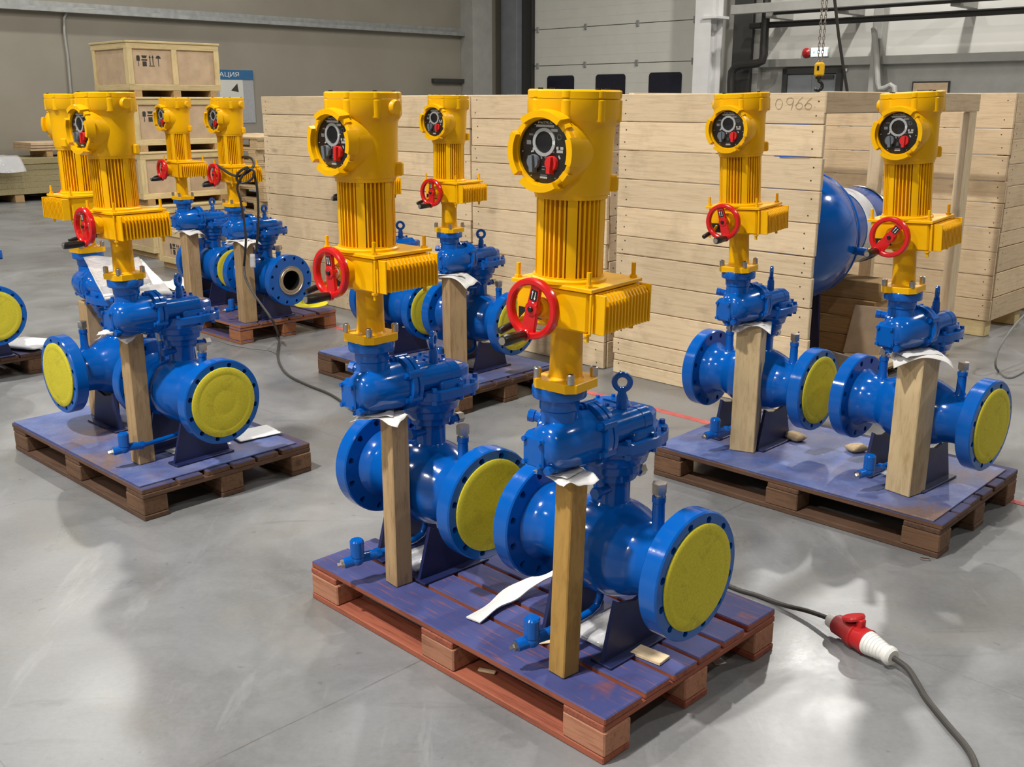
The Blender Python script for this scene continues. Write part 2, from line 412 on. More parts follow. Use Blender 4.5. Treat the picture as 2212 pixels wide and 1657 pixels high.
# ------------------------------------------------------------------ motor-operated ball valve (local: x along the pipe, z up from the deck, drive towards -y)
ZC, LF, RF, TF, RDISC, AY = .2706, .2762, .1654, .054, .1366, -.204
PARTS = []        # (name, mesh, parent index, group, matrix, label)
def part(name, mb, mat, parent=None, grp='valve', mx=None, label=None, angle=32):
    me = mb if isinstance(mb, bpy.types.Mesh) else mb.mesh(name, M[mat], angle)
    PARTS.append((name, me, parent, grp, mx or Matrix.Identity(4), label)); return len(PARTS)-1
def flange_mesh(holes=12, rb=.1435, rh=.0105, rin=.07):
    mb = MB(); ch = .004
    for k in range(holes):
        a0, a1 = 2*math.pi*k/holes, 2*math.pi*(k+1)/holes; am = (a0+a1)/2
        bd = [((RF-ch), a0+(a1-a0)*i/5) for i in range(6)] + [(.11, a1)] + [(rin, a1-(a1-a0)*i/5) for i in range(6)] + [(.11, a0)]
        B = [(r*math.cos(a), r*math.sin(a)) for r, a in bd]; c = (rb*math.cos(am), rb*math.sin(am))
        Hh = []
        for p in B:
            an = math.atan2(p[1]-c[1], p[0]-c[0]); Hh.append((c[0]+rh*math.cos(an), c[1]+rh*math.sin(an)))
        n = len(B)
        for z in (0, TF):
            mb.add([(*p, z) for p in B]+[(*p, z) for p in Hh], [(i, (i+1) % n, n+(i+1) % n, n+i) for i in range(n)])
        mb.add([(*p, z) for z in (0, TF) for p in Hh], [(i, (i+1) % n, n+(i+1) % n, n+i) for i in range(n)])
        ou = [(r, z, a0+(a1-a0)*i/5) for (r, z) in ((RF-ch, 0), (RF, ch), (RF, TF-ch), (RF-ch, TF)) for i in range(6)]
        mb.add([(r*math.cos(a), r*math.sin(a), z) for r, z, a in ou], [(j*6+i, j*6+i+1, j*6+i+7, j*6+i+6) for j in range(3) for i in range(5)])
        inn = [(rin, z, a0+(a1-a0)*i/5) for z in (0, TF) for i in range(6)]
        mb.add([(r*math.cos(a), r*math.sin(a), z) for r, z, a in inn], [(i, i+1, i+7, i+6) for i in range(5)])
    return mb.mesh('flange', M['blue'], 30)
FL = flange_mesh()
XC = TR(0, 0, ZC) @ ZX
# body: ball shell and two pipe necks
half = [(0, .1315), (.03, .130), (.058, .1245), (.085, .114), (.108, .104), (.118, .0985), (.124, .0965), (.15, .0925), (.185, .0935), (.205, .1005), (.2222, .113)]
prof = [(-x, r) for x, r in half[::-1]] + half[1:]
part('body', MB().lathe(prof, XC, 56, (False, False)), 'blue', angle=50)
MXF = TR(LF-TF, 0, ZC) @ ZX; MXB = TR(-LF+TF, 0, ZC) @ RY(-90)
part('flange', FL, None, mx=MXF); part('flange', FL, None, mx=MXB)
cov = MB().lathe([(0, RDISC), (.004, RDISC), (.0062, RDISC-.003), (.0064, .112), (.0058, .109), (.0064, .106), (.0066, .05), (.0063, .047), (.0066, .044), (.0068, .0)], None, 56, (True, False)).mesh('end_cover', M['disc'], 40)
I_COVER = part('end_cover', cov, None, mx=TR(LF+.0005, 0, ZC) @ ZX, label='round yellow fibre cover closing the pipe end')
part('end_cover', cov, None, mx=TR(-LF-.0005, 0, ZC) @ RY(-90))
# stem neck, side fittings
part('stem_neck', MB().lathe([(.375, .053), (.392, .052), (.398, .0475), (.455, .0475), (.462, .062), (.482, .064)], None, 40), 'blue')
sf = MB().cyl((0, .03, .447), (0, .105, .447), .0115, 14).lathe([(0, .016), (.016, .016)], TR(0, .072, .447) @ ZY, 6)
i = part('side_fitting', sf, 'blue'); part('hex_nut', MB().hexa((0, .105, .447), (0, .127, .447), .017), 'steel', i, label='bare steel hex nut')
sf = MB().cyl((.02, -.03, .44), (.02, -.085, .44), .011, 14).cyl((.02, -.075, .44), (.02, -.092, .44), .016, 6)
part('side_fitting', sf, 'blue')
for x in (.152, -.152):
    f = MB().lathe([(.36, .022), (.372, .0165), (.43, .0155), (.432, .0175), (.447, .0175)], TR(x, 0, 0), 18)
    i = part('vent_fitting', f, 'blue')
    part('cap_nut', MB().lathe([(.447, .013), (.455, .013)], TR(x, 0, 0), 12).hexa((x, 0, .455), (x, 0, .482), .0195), 'steel', i, label='dark steel cap nut')
# feet
for x in (.085, -.125):
    poly = [(-.125, .004), (.125, .004), (.080, .165), (.06, .152), (0, .139), (-.06, .152), (-.080, .165)]
    f = MB().prism([(p[0], p[1]) for p in poly], -.006, .006, TR(x, 0, 0) @ RZ(90) @ RX(90)).cbox((x, 0, .004), (.07, .26, .008), .002)
    part('support_foot', f, 'shadeblue', angle=25)
# drain line with a small valve
pts = [(-.02, 0, .15)] + [(-.02, -.02-.05*math.sin(a), .09+.05*math.cos(a)-.0) for a in [k*math.pi/2/6 for k in range(7)]]
pts = [(-.02, -.01, .15), (-.02, -.012, .115), (-.02, -.025, .092), (-.02, -.05, .083), (-.02, -.1, .08), (-.02, -.21, .08)]
d = MB().tube(pts, .0105, 12)
i = part('drain_pipe', d, 'blue')
dv = MB().lathe([(.075, .019), (.078, .021), (.125, .021), (.13, .0175)], TR(-.03, -.262, 0), 20).ball((-.03, -.262, .068), .021, 16, 8)
dv.cyl((-.02, -.20, .068), (-.03, -.25, .068), .0155, 14).cyl((-.03, -.26, .066), (-.046, -.30, .060), .0165, 14)
dv.cyl((-.02, -.205, .068), (-.02, -.19, .068), .017, 6).lathe([(0, .019), (.012, .019)], TR(-.03, -.262, .085), 6)
i = part('drain_valve', dv, 'blue', mx=TR(0, 0, .013))
part('drain_plug', MB().hexa((-.045, -.299, .0602), (-.049, -.308, .0588), .0125).cyl((-.047, -.303, .0595), (-.053, -.318, .057), .0065, 4), 'steel', i, label='bare steel square-ended plug')
# worm gearbox on the stem
wg = MB().lathe([(.482, .055), (.486, .076), (.505, .078), (.512, .088), (.535, .094), (.54, .1), (.556, .101)], None, 40)
def rounded(poly, r=.02, n=4):
    out = []; m = len(poly)
    for k in range(m):
        a, b, c = (Vector((*poly[(k+t) % m], 0)) for t in (-1, 0, 1)); p0 = b+(a-b).normalized()*r; p1 = b+(c-b).normalized()*r
        for t in range(n+1):
            q_ = t/n; p = p0*(1-q_)**2+b*2*q_*(1-q_)+p1*q_*q_; out.append((p.x, p.y))
    return out
rim0 = [(.104, -.062), (.110, .045), (.096, .108), (.050, .160), (-.035, .160), (-.112, .095), (-.122, -.01), (-.075, -.085), (.05, -.095)]
rim = rounded(rim0, .03)
wg.prism(rim, .553, .581, None, .003)
top = rounded([(.064, -.055), (.072, .062), (.040, .130), (-.045, .128), (-.108, .066), (-.104, -.02), (-.06, -.07)], .022)
wg.prism(top, .578, .627, None, .007)
WX, WZ = .046, .611
wg.cyl((WX, -.105, WZ), (WX, .060, WZ), .037, 28, ch=.004).cyl((WX, .055, WZ), (WX, .068, WZ), .030, 20, ch=.004)
wg.cyl((WX, .022, WZ), (WX, .034, WZ), .0385, 28, ch=.002)
wg.prism(rounded([(.04, -.03), (.094, -.03), (.092, .06), (.06, .112), (.03, .112)], .015), .578, .603, None, .006)
i = part('worm_gearbox', wg, 'blue', angle=38)
rb = MB()
for (x, y) in [(p[0]*.9, p[1]*.9) for p in rim0]:
    rb.hexa((x, y, .580), (x, y, .591), .0085).hexa((x, y, .541), (x, y, .554), .0085)
part('rim_bolts', rb, 'blue', i)
part('type_plate', MB().box((.012, .098, .6275), (.034, .02, .0012)), 'sealring', i)
lid = MB().lathe([(.624, .056), (.632, .056), (.634, .052), (.642, .052), (.644, .049)], TR(-.042, .036, 0), 32)
i = part('gearbox_lid', lid, 'blue')
lb = MB()
for k in range(6):
    a = 2*math.pi*k/6; lb.hexa((-.042+.043*math.cos(a), .036+.043*math.sin(a), .643), (-.042+.043*math.cos(a), .036+.043*math.sin(a), .651), .006)
lb.box((-.042, .036, .645), (.05, .004, .004))
part('lid_bolts', lb, 'blue', i)
eb = MB().lathe([(.62, .019), (.646, .019), (.648, .0145), (.682, .0135), (.686, .011), (.70, .010)], None, 18)
eb.ring(.0195, .0075, .0075, TR(0, 0, .7165) @ RX(90), 28, 8)
I_EYE = part('eye_bolt', eb, 'blue', grp='eye')
# coupling between the bevel gear and the worm gear
CX, CZ = .016, .606
cf = MB().lathe([(-.132, .068), (-.13, .080), (-.114, .080), (-.112, .073), (-.109, .073), (-.107, .079), (-.094, .079), (-.09, .070), (-.078, .056), (-.06, .050), (-.03, .048)], TR(CX, 0, CZ) @ ZY, 40)
for k in range(6):
    a = Rd(30+60*k); x, z = .07*math.cos(a), .07*math.sin(a)
    cf.cyl((CX+x, -.138, CZ+z), (CX+x, -.094, CZ+z), .0135, 12)
i = part('coupling_flange', cf, 'blue', angle=30)
HB = MB().hexa((0, 0, 0), (0, -.011, 0), .009).mesh('hex_bolt', M['blue'])
for k in range(6):
    a = Rd(30+60*k); x, z = .071*math.cos(a), .071*math.sin(a); part('hex_bolt', HB, None, i, mx=TR(CX+x, -.138, CZ+z))
# bevel gearbox under the drive
bg = MB().lathe([(.60, .05), (.64, .054), (.652, .052), (.656, .046), (.684, .0445), (.688, .048), (.708, .049), (.714, .053), (.717, .064), (.720, .0655), (.742, .0655), (.745, .0635)], TR(0, AY, 0), 40)
bg.lathe([(-.280, .020), (-.276, .038), (-.262, .052), (-.235, .0615), (-.20, .067), (-.16, .071), (-.131, .0725)], TR(CX*.7, 0, CZ-.002) @ ZY, 40)
bg.cbox((-.010, AY-.045, .592), (.082, .056, .088), .010)
bg.cbox((.0, AY-.005, .548), (.07, .09, .03), .008)
bg.cyl((-.03, AY+.01, .645), (-.074, AY-.012, .652), .0125, 14).cyl((-.05, AY, .56), (-.07, AY-.01, .556), .011, 12)
i = part('bevel_gearbox', bg, 'blue', angle=35)
for p0, p1, r_ in (((-.07, AY-.011, .652), (-.084, AY-.018, .654), .0155), ((-.066, AY-.008, .557), (-.078, AY-.014, .555), .0135), ((.03, AY-.05, .556), (.034, AY-.078, .552), .011), ((.0, AY-.055, .545), (.0, AY-.060, .532), .012)):
    part('hex_plug', MB().hexa(p0, p1, r_), 'blue', i)
cvp = MB().cbox((-.010, AY-.075, .592), (.066, .012, .074), .004)
i = part('gearbox_cover', cvp, 'blue')
CB = MB().hexa((0, 0, 0), (0, -.007, 0), .0065).mesh('cover_bolt', M['blue'])
for sx in (-1, 1):
    for sz in (-1, 1): part('cover_bolt', CB, None, i, mx=TR(-.010+sx*.025, AY-.081, .592+sz*.029))

# ---- the yellow drive (built about its own axis, its panel towards -y)
A = 'act'
oct_ = [(.066, .032), (.032, .066), (-.032, .066), (-.066, .032), (-.066, -.032), (-.032, -.066), (.032, -.066), (.066, -.032)]
oct_ = [(x*.97, y*.97) for x, y in [(.064, .044), (.044, .064), (-.044, .064), (-.064, .044), (-.064, -.044), (-.044, -.064), (.044, -.064), (.064, -.044)]]
i = part('mounting_plate', MB().prism(oct_, .745, .767, None, .002), 'yellow', grp=A)
sb = MB().lathe([(0, .0095), (.022, .0095), (.0235, .008)], None, 14, (True, False)).lathe([(.0235, .008), (.0235, .005), (.015, .005)], None, 14, (False, True)).mesh('socket_bolt', M['steel'], 30)
for sx, sy in ((-1, -1), (1, -1), (1, 1), (-1, 1)):
    part('socket_bolt', sb, None, i, A, TR(sx*.0475, sy*.0475, .767), 'bare steel socket-head bolt')
part('column', MB().lathe([(.767, .043), (.772, .0395), (.80, .0385), (.895, .0375)], None, 36), 'yellow', grp=A)
GB, GT = .898, .992
dh = MB().cbox((.004, .0265, (GB+GT)/2), (.198, .197, GT-GB), .005)
dh.prism([(-.106, -.078), (.116, -.078), (.116, .131), (-.106, .131)], GT-.001, GT+.008, None, .002)
dh.lathe([(-.112, .019), (-.098, .021), (-.092, .03), (-.07, .032)], TR(-.005, 0, .949) @ ZY, 24)
dh.cyl((.0, 0, GB-.012), (0, 0, GB+.002), .043, 28).box((.1095, .0265, .944), (.013, .18, .088))
I_DH = part('drive_housing', dh, 'yellow', grp=A, angle=30)
fin = MB().add([(0, -.0028, 0), (.030, -.0022, 0), (.030, -.0022, .070), (.021, -.0022, .083), (0, -.0028, .083), (0, .0028, 0), (.030, .0022, 0), (.030, .0022, .070), (.021, .0022, .083), (0, .0028, .083)],
               [(0, 1, 2, 3, 4), (9, 8, 7, 6, 5), (0, 5, 6, 1), (1, 6, 7, 2), (2, 7, 8, 3), (3, 8, 9, 4), (4, 9, 5, 0)]).mesh('cooling_fin', M['yellow'])
for k in range(13):
    part('cooling_fin', fin, None, I_DH, A, TR(.114, -.047+k*.0132, .9015))
finw = MB().cbox((.015, 0, .042), (.032, .005, .088), .001).cbox((.0, -.012, .042), (.006, .005, .088), .001).mesh('end_fin', M['yellow'])
part('cooling_fin', finw, None, I_DH, A, TR(.114, -.064, .9015))
part('cooling_fin', MB().cbox((.015, 0, .044), (.032, .005, .088), .001), 'yellow', I_DH, A, TR(.114, .124, .9005))
st = MB().cyl((0, 0, 0), (0, 0, .006), .0095, 6).cyl((0, 0, .005), (0, 0, .034), .0052, 10).mesh('stud', M['yellow'], 30)
st2 = MB().cyl((0, 0, 0), (0, 0, .005), .0095, 6).cyl((0, 0, .004), (0, 0, .019), .0052, 10).mesh('stud', M['yellow'], 30)
for (x, y) in ((.100, -.066), (.100, .117), (-.094, -.066), (-.094, .117)):
    part('stud', st, None, I_DH, A, TR(x, y, GT+.008)); part('stud', st2, None, I_DH, A, TR(x, y, GB) @ RX(180))
part('name_plate', MB().box((-.06, -.0735, .918), (.05, .002, .034)).box((-.03, -.0735, .928), (.02, .002, .03)), 'black', I_DH, A, label='black printed name plate')
lv = MB().tube([(-.06, -.07, .925), (-.058, -.10, .912), (-.062, -.135, .902)], .0055, 8)
i = part('clutch_lever', lv, 'yellow', grp=A); part('lever_knob', MB().cyl((-.061, -.125, .905), (-.068, -.165, .894), .0085, 12, ch=.002), 'black', i, A)
# motor: one extruded body with ribs and wide pillars
pol = []; pill = [8, 68, 128, 188, 248, 308]
def ro(a, r): pol.append((r*math.cos(Rd(a)), r*math.sin(Rd(a))))
for b0 in pill:
    for t in (-8, -3, 3, 8): ro(b0+t, .0785)
    x = b0+8
    ro(x+.3, .0625)
    for k in range(5):
        s0 = x+44*(k+.5)/5; ro(s0-1.9, .0625); ro(s0-1.5, .077); ro(s0+1.5, .077); ro(s0+1.9, .0625)
    ro(x+43.7, .0625)
mo = MB().prism(pol, 1.004, 1.188).lathe([(.999, .086), (1.006, .086), (1.010, .081), (1.013, .081)], None, 40).lathe([(1.184, .081), (1.195, .083)], None, 40)
part('motor', mo, 'yellow', grp=A, angle=20)
# electronics head
DZ = 1.287
hd = MB().lathe([(1.190, .079), (1.194, .084), (1.205, .087), (1.25, .0885), (1.31, .0895), (1.338, .091), (1.350, .098), (1.356, .102), (1.3955, .102)], None, 56)
hd.lathe([(-.10, .0765), (-.093, .080), (-.07, .081), (-.02, .081)], TR(0, 0, DZ) @ ZY, 44)
for a in (-20, 70, 160, 250, -65, 25):
    hd.cyl((.0895*math.cos(Rd(a)), .0895*math.sin(Rd(a)), 1.347), (.0895*math.cos(Rd(a)), .0895*math.sin(Rd(a)), 1.3955), .0155, 14, ch=.003)
for a in (38, 142): hd.cbox((.088, 0, 1.216), (.03, .028, .036), .004, RZ(a))
I_HD = part('electronics_head', hd, 'yellow', grp=A, angle=35)
ld_ = MB().lathe([(1.3965, .1015), (1.411, .1015), (1.4145, .098), (1.4145, .0)], None, 56, (True, False))
for a in (-20, 70, 160, 250, -65, 25):
    ld_.cyl((.0895*math.cos(Rd(a)), .0895*math.sin(Rd(a)), 1.3965), (.0895*math.cos(Rd(a)), .0895*math.sin(Rd(a)), 1.4140), .0145, 14, ch=.0025)
i = part('head_lid', ld_, 'yellow', grp=A)
LS = MB().cyl((0, 0, 0), (0, 0, .0045), .006, 8).mesh('lid_screw', M['black'])
for a in (-20, 70, 160, 250): part('lid_screw', LS, None, i, A, TR(.088*math.cos(Rd(a)), .088*math.sin(Rd(a)), 1.413))
gl = MB().lathe([(.08, .0205), (.108, .0205), (.113, .017)], None, 18, (False, True)).mesh('cable_entry', M['yellow'], 35)
I_GL = part('cable_entry', gl, None, grp='gland')
bz = MB().lathe([(-.098, .0785), (-.108, .0775), (-.110, .074), (-.110, .0675), (-.1005, .0668)], TR(0, 0, DZ) @ ZY, 48, (False, False))
for a0, a1 in ((52, 128), (152, 218), (232, 300), (-18, 22)):
    bz.arc(.071, .089, .093, .124, a0, a1, TR(0, 0, DZ) @ RX(90), 12, .004)
for a0 in (40, 135, 312): bz.arc(.067, .083, .095, .112, a0, a0+14, TR(0, 0, DZ) @ RX(90), 4, .003)
I_BZ = part('bezel', bz, 'yellow', grp=A)
cp = MB().lathe([(.095, .0665), (.1035, .0665), (.104, .0655)], TR(0, 0, DZ) @ RX(90), 48)
I_CP = part('control_panel', cp, 'panel', grp=A, label='black control panel with window and two knobs')
PF = TR(0, -.104, DZ) @ RX(90)       # panel face: local x right, y up, z out of the panel
def onp(mb_f): return mb_f
part('window_ring', MB().arc(.0225, .0295, 0, .004, 0, 360, PF @ TR(0, .0195, 0), 40), 'greyring', I_CP, A)
part('window', MB().lathe([(0, .0228), (.0015, .0228), (.0022, .019)], PF @ TR(0, .0195, 0), 32), 'glass', I_CP, A, label='dark round display window')
def knob():
    m = MB().lathe([(0, .0155), (.006, .0155), (.009, .0145)], None, 24)
    m.add([(-.005, -.023, 0), (.005, -.023, 0), (.0062, .0145, 0), (-.0062, .0145, 0), (-.0045, -.021, .016), (.0045, -.021, .016), (.0055, .0135, .016), (-.0055, .0135, .016)],
          [(3, 2, 1, 0), (4, 5, 6, 7), (0, 1, 5, 4), (1, 2, 6, 5), (2, 3, 7, 6), (3, 0, 4, 7)])
    return m
part('knob', knob().mesh('knob', M['greyknob'], 30), None, I_CP, A, PF @ TR(-.0265, -.0225, 0) @ RZ(6), 'grey rotary knob')
part('knob', knob().mesh('knob', M['redknob'], 30), None, I_CP, A, PF @ TR(.0215, -.0235, 0) @ RZ(-3), 'red rotary knob')
pr = MB()
def bar(x, y, w, h, rot=0): pr.box((0, 0, 0), (w, h, .0006), PF @ TR(x, y, .0004) @ RZ(rot))
bar(0, .0528, .047, .0052); bar(.0245, .0445, .017, .0055)
bar(.0335, .0085, .006, .006); bar(.045, .0085, .0075, .006); bar(.040, .0015, .016, .0055); bar(-.027, .0045, .009, .0055)
bar(-.001, -.0545, .019, .004)
for x, y in ((-.026, .055), (-.058, -.002), (.058, -.008), (-.034, -.052), (.030, -.054)): pr.cyl((0, 0, 0), (0, 0, .001), .0014, 8, M=PF @ TR(x, y, .0002))
for kx, col_ in ((-.0265, 0), (.0215, 1)):
    for a in ((70, 105, 25) if not col_ else (90, 150, 30)):
        bar(kx+.0205*math.cos(Rd(a)), -.0205+.0205*math.sin(Rd(a)), .008, .0035, a-90)
part('panel_print', pr, 'softprint', I_CP, A, angle=30)
pg_ = MB(); pr = pg_
bar(-.036, .034, .012, .004); bar(-.042, .0175, .012, .009); bar(0, .0474-.001, .03, .0012); bar(-.002, -.0315, .007, .0025); bar(-.002, -.0375, .008, .0025); bar(-.001, -.0495, .017, .0018)
for k in range(7):
    a = Rd(150-20*k); bar(.026*math.cos(a), .0195+.026*math.sin(a), .0022, .0032, math.degrees(a)-90)
pr.arc(.0045, .006, .0002, .0008, 0, 360, PF @ TR(.038, .031, 0), 16)
part('panel_print', pg_, 'printgrey', I_CP, A)
part('panel_lettering', text_mesh('РэмТЭК-02', .0072, M['white']), None, I_CP, A, PF @ TR(0, .0595, .0006))
# handwheel (built about its own y axis; -y is the outer side)
part_w = []
hw = MB().ring(.0605, .0085, .0105, ZY, 56, 10)
hw.prism([(-.018, -.057), (.018, -.057), (.0145, .0), (.0115, .057), (-.0115, .057), (-.0145, 0)], -.005, .005, RX(90), .001)
hw.cyl((0, .012, 0), (0, -.007, 0), .0165, 24, ch=.001).cyl((0, -.002, -.0610), (0, -.013, -.0610), .0135, 16, ch=.002)
I_HW = part('handwheel', hw, 'red', grp='wheel', label='red handwheel with one broad spoke')
part('handle', MB().lathe([(.011, .009), (.02, .0115), (.05, .0130), (.084, .0128), (.089, .0105)], TR(0, 0, -.0610) @ RX(90), 18), 'black', I_HW, 'wheel', label='black turning handle')
part('handle_end', MB().cyl((0, -.0885, -.0610), (0, -.091, -.0610), .0088, 14), 'sealring', I_HW, 'wheel')
part('wheel_bolt', MB().cyl((0, -.006, 0), (0, -.0125, 0), .0065, 12, ch=.0015), 'black', I_HW, 'wheel')
part('wheel_label', MB().box((0, -.0050, .032), (.019, .0010, .025)), 'black', I_HW, 'wheel', label='black label with two white arrows')
wp = MB()
for sx, up in ((-.004, 1), (.004, -1)):
    Q = TR(sx, -.0057, .032) @ RX(90)
    wp.prism([(-.0009, -.009), (.0009, -.009), (.0009, .009), (-.0009, .009)], 0, .0003, Q)
    wp.prism([(-.0027, .005*up), (.0027, .005*up), (0, .0105*up)], 0, .0004, Q)
part('arrow_print', wp, 'white', I_HW, 'wheel')
I_WR = part('boss_ring', MB().lathe([(-.124, .0165), (-.113, .0165)], TR(-.005, 0, .949) @ ZY, 20), 'whiteplastic', I_DH, A, label='white plastic ring behind the handwheel')
RING = MB().lathe([(0, .068), (0, .092), (.004, .0935), (.009, .0935), (.009, .089), (.006, .087), (.006, .081), (.009, .079), (.009, .0645), (-.04, .0635), (-.10, .062)], None, 48, (False, False)).mesh('seal_ring', M['sealring'], 30)
BORE = MB().lathe([(.0, .0632), (-.06, .0625), (-.14, .061), (-.15, .05), (-.17, .03), (-.175, .0)], None, 40, (False, False)).mesh('bore', M['bore'], 40)

PLAIN = {'seal_ring': RING, 'bore': BORE}
def make_valve(x, y, yaw, label, dz=.126, tilt=(0, 0), spoke=-12, eye=30, gland=180, white=False, open_end=False, drive_turn=0, adx=0, group='motor operated ball valves on pallets'):
    root = thing('motor_valve', label, 'valve', TR(x, y, dz) @ RZ(yaw), group)
    act = TR(adx, AY, .745) @ RX(tilt[0]) @ RY(tilt[1]) @ RZ(drive_turn) @ TR(0, 0, -.745)
    objs = {}
    for k, (name, me, par, grp, mx, lab) in enumerate(PARTS):
        if k == I_COVER and open_end: continue
        if k == I_WR and not white: continue
        m = mx
        if par is None:
            if grp == 'act': m = act @ mx
            elif grp == 'wheel': m = act @ TR(-.005, -.128, .949) @ RY(spoke)
            elif grp == 'eye': m = TR(.028, -.004, 0) @ RZ(eye)
            elif grp == 'gland': m = act @ TR(0, 0, 1.375) @ RZ(gland) @ ZX
        o = link(name, me, objs[par] if par is not None else root, m)
        if lab: o['label'] = lab
        if name in ('panel_print', 'rim_bolts', 'lid_bolts', 'panel_lettering', 'arrow_print'): o['kind'] = 'stuff'
        objs[k] = o
    if open_end:
        o = link('seal_ring', RING, root, TR(LF-.0015, 0, ZC) @ ZX); o['label'] = 'bare steel ring around the open bore'
        link('bore', BORE, root, TR(LF, 0, ZC) @ ZX)['label'] = 'dark open bore of the pipe end'
    return root
DK, DS = .126, .133
make_valve(.258, 2.463, -45.4, 'nearest blue ball valve with tall yellow drive on the front red-stained pallet', DK, (0, 1.3), 12, 39, 180, drive_turn=7, adx=.018)
make_valve(-.248, 2.93, -46.5, 'blue ball valve with yellow drive standing behind the nearest one on the front pallet', DK, (0, .3), -3, 125, 10, True, drive_turn=5)
make_valve(1.033, 4.107, -44.9, 'blue ball valve with yellow drive before the plank crate marked 0966', DS, (2.0, -1.6), -14, 122, 180, drive_turn=7)
make_valve(1.521, 3.651, -48.4, 'rightmost blue ball valve with yellow drive, over the thick pale square post', DS, (2.4, -2.2), 40, 118, 180, drive_turn=7)
make_valve(-1.313, 3.928, -41.9, 'blue ball valve with yellow drive at the front of the left pallet', DS, (0, -.8), -4, 125, 10, True)
make_valve(-1.727, 4.352, -132.7, 'blue ball valve on the left pallet turned away, its yellow end cover facing left', DS, (0, 0), 20, 0, 180)
make_valve(-.18, 5.354, -43, 'blue ball valve with yellow drive on the middle pallet before the plank crates', DS, (0, .6), 0, 42, 180, drive_turn=6)
make_valve(-.640, 5.735, -47, 'blue ball valve on the middle pallet almost hidden behind the tall yellow drive', DS, (0, 0), 0, 42, 180)
make_valve(-2.117, 7.226, -46, 'blue ball valve with yellow drive at the back left, before the stacked ply crates', DK, (0, 0), -6, 105, 20)
make_valve(-1.64, 6.741, -43, 'blue ball valve with open steel-ringed pipe end, cable coiled over its yellow drive', DK, (0, 0), -6, 105, 20, open_end=True)
make_valve(-2.99, 5.596, -45, 'blue ball valve cut off by the left picture edge, yellow end cover showing', DK, (0, 0), 0, 30, 180)

# ------------------------------------------------------------------ pallets
def board_mesh(L, Wd, T, mat, name='board', b=.003): return MB().cbox((0, 0, 0), (L, Wd, T), b).mesh(name, mat, 20)
def make_pallet(near, yaw, label, mt, mb_, HH=.126, S=.755, L=1.2, ntop=6, mn=None, group='wooden pallets', jitter=.004, cat='pallet', z=0, simplify=False):
    """near = the corner nearest the camera; boards run along local x, back from that corner"""
    a = Rd(yaw); root = thing('wooden_pallet', label, cat, TR(near[0], near[1], z) @ RZ(yaw), group)
    # local: x 0..L runs from the near corner to the left, y 0..-S from the near corner to the right
    mn = mn or mb_
    tt, tc, bb, tb = HH*.16, HH*.15, HH*.53, HH*.16
    widths = {6: [.14, .1, .1, .1, .1, .14], 5: [.14, .1, .14, .1, .14], 7: [.1]*7}[ntop]
    gap = (S-sum(widths))/(ntop-1); y = 0
    cache = {}
    for i, w in enumerate(widths):
        if w not in cache: cache[w] = board_mesh(L, w, tt, mt, 'top_board')
        link('top_board', cache[w], root, TR(L/2+random.uniform(-1, 1)*jitter, -(y+w/2)+random.uniform(-1, 1)*jitter, HH-tt/2-random.random()*jitter*.2) @ RZ(random.uniform(-1, 1)*jitter*40))
        y += w+gap
    cm = board_mesh(S, .13, tc, mn, 'cross_board')
    for x in (.066, L/2, L-.066): link('cross_board', cm, root, TR(x, -S/2, HH-tt-tc/2) @ RZ(90))
    bw = [.1, .1, .1]
    bl = board_mesh(.135, .1, bb, mb_, 'block', .004)
    bs = board_mesh(L, .1, tb, mn, 'skid_board')
    for j, yy in enumerate((.05, S/2, S-.05)):
        for x in (.068, L/2, L-.068):
            link('block', bl, root, TR(x+random.uniform(-1, 1)*jitter, -yy, tb+bb/2) @ RZ(random.uniform(-1, 1)*jitter*100))
        link('skid_board', bs, root, TR(L/2, -yy, tb/2))
    return root
make_pallet((.2157, 2.0777), 135.0, 'red-brown stained pallet with blue overspray carrying the two nearest valves', M['pal_red'], M['pal_redblock'], mn=M['pal_red_np'])
make_pallet((-1.372, 3.529), 136.6, 'dark brown pallet under a blue-sprayed board at the left', M['pal_brown'], M['pal_brownblock'], mn=M['pal_brown_np'])
make_pallet((1.462, 3.207), 136.2, 'dark brown pallet under a blue-sprayed board at the right', M['pal_brown'], M['pal_brownblock'], mn=M['pal_brown_np'])
make_pallet((-1.755, 6.411), 135.5, 'orange-brown pallet at the back left with a loose yellow cover on it', M['pal_orange'], M['pal_orange'])
make_pallet((-.267, 4.857), 135.5, 'old brown pallet in the middle before the plank crates', M['pal_brown'], M['pal_brownblock'], mn=M['pal_brown_np'])
make_pallet((-3.233, 5.191), 135.5, 'dark pallet cut off by the left edge of the picture', M['pal_brown'], M['pal_brownblock'], mn=M['pal_brown_np'])
def sheet_board(near, yaw, label, L=1.165, S=.72, z=.1262, off=(.03, -.006)):
    o = MB().cbox((L/2+off[0], -S/2+off[1], .003), (L, S, .006), .001).build('hardboard_sheet', M['sheet'])
    o.matrix_basis = TR(near[0], near[1], z) @ RZ(yaw)
    return tag(o, label, 'board', 'sprayed boards on the pallets')
sheet_board((-1.372, 3.529), 136.6, 'thin blue-sprayed board lying on the left pallet', S=.70)
sheet_board((1.462, 3.207), 136.2, 'thin blue-sprayed board lying on the right pallet', S=.70)
sheet_board((-.267, 4.857), 135.5, 'thin blue-sprayed board lying on the middle pallet')

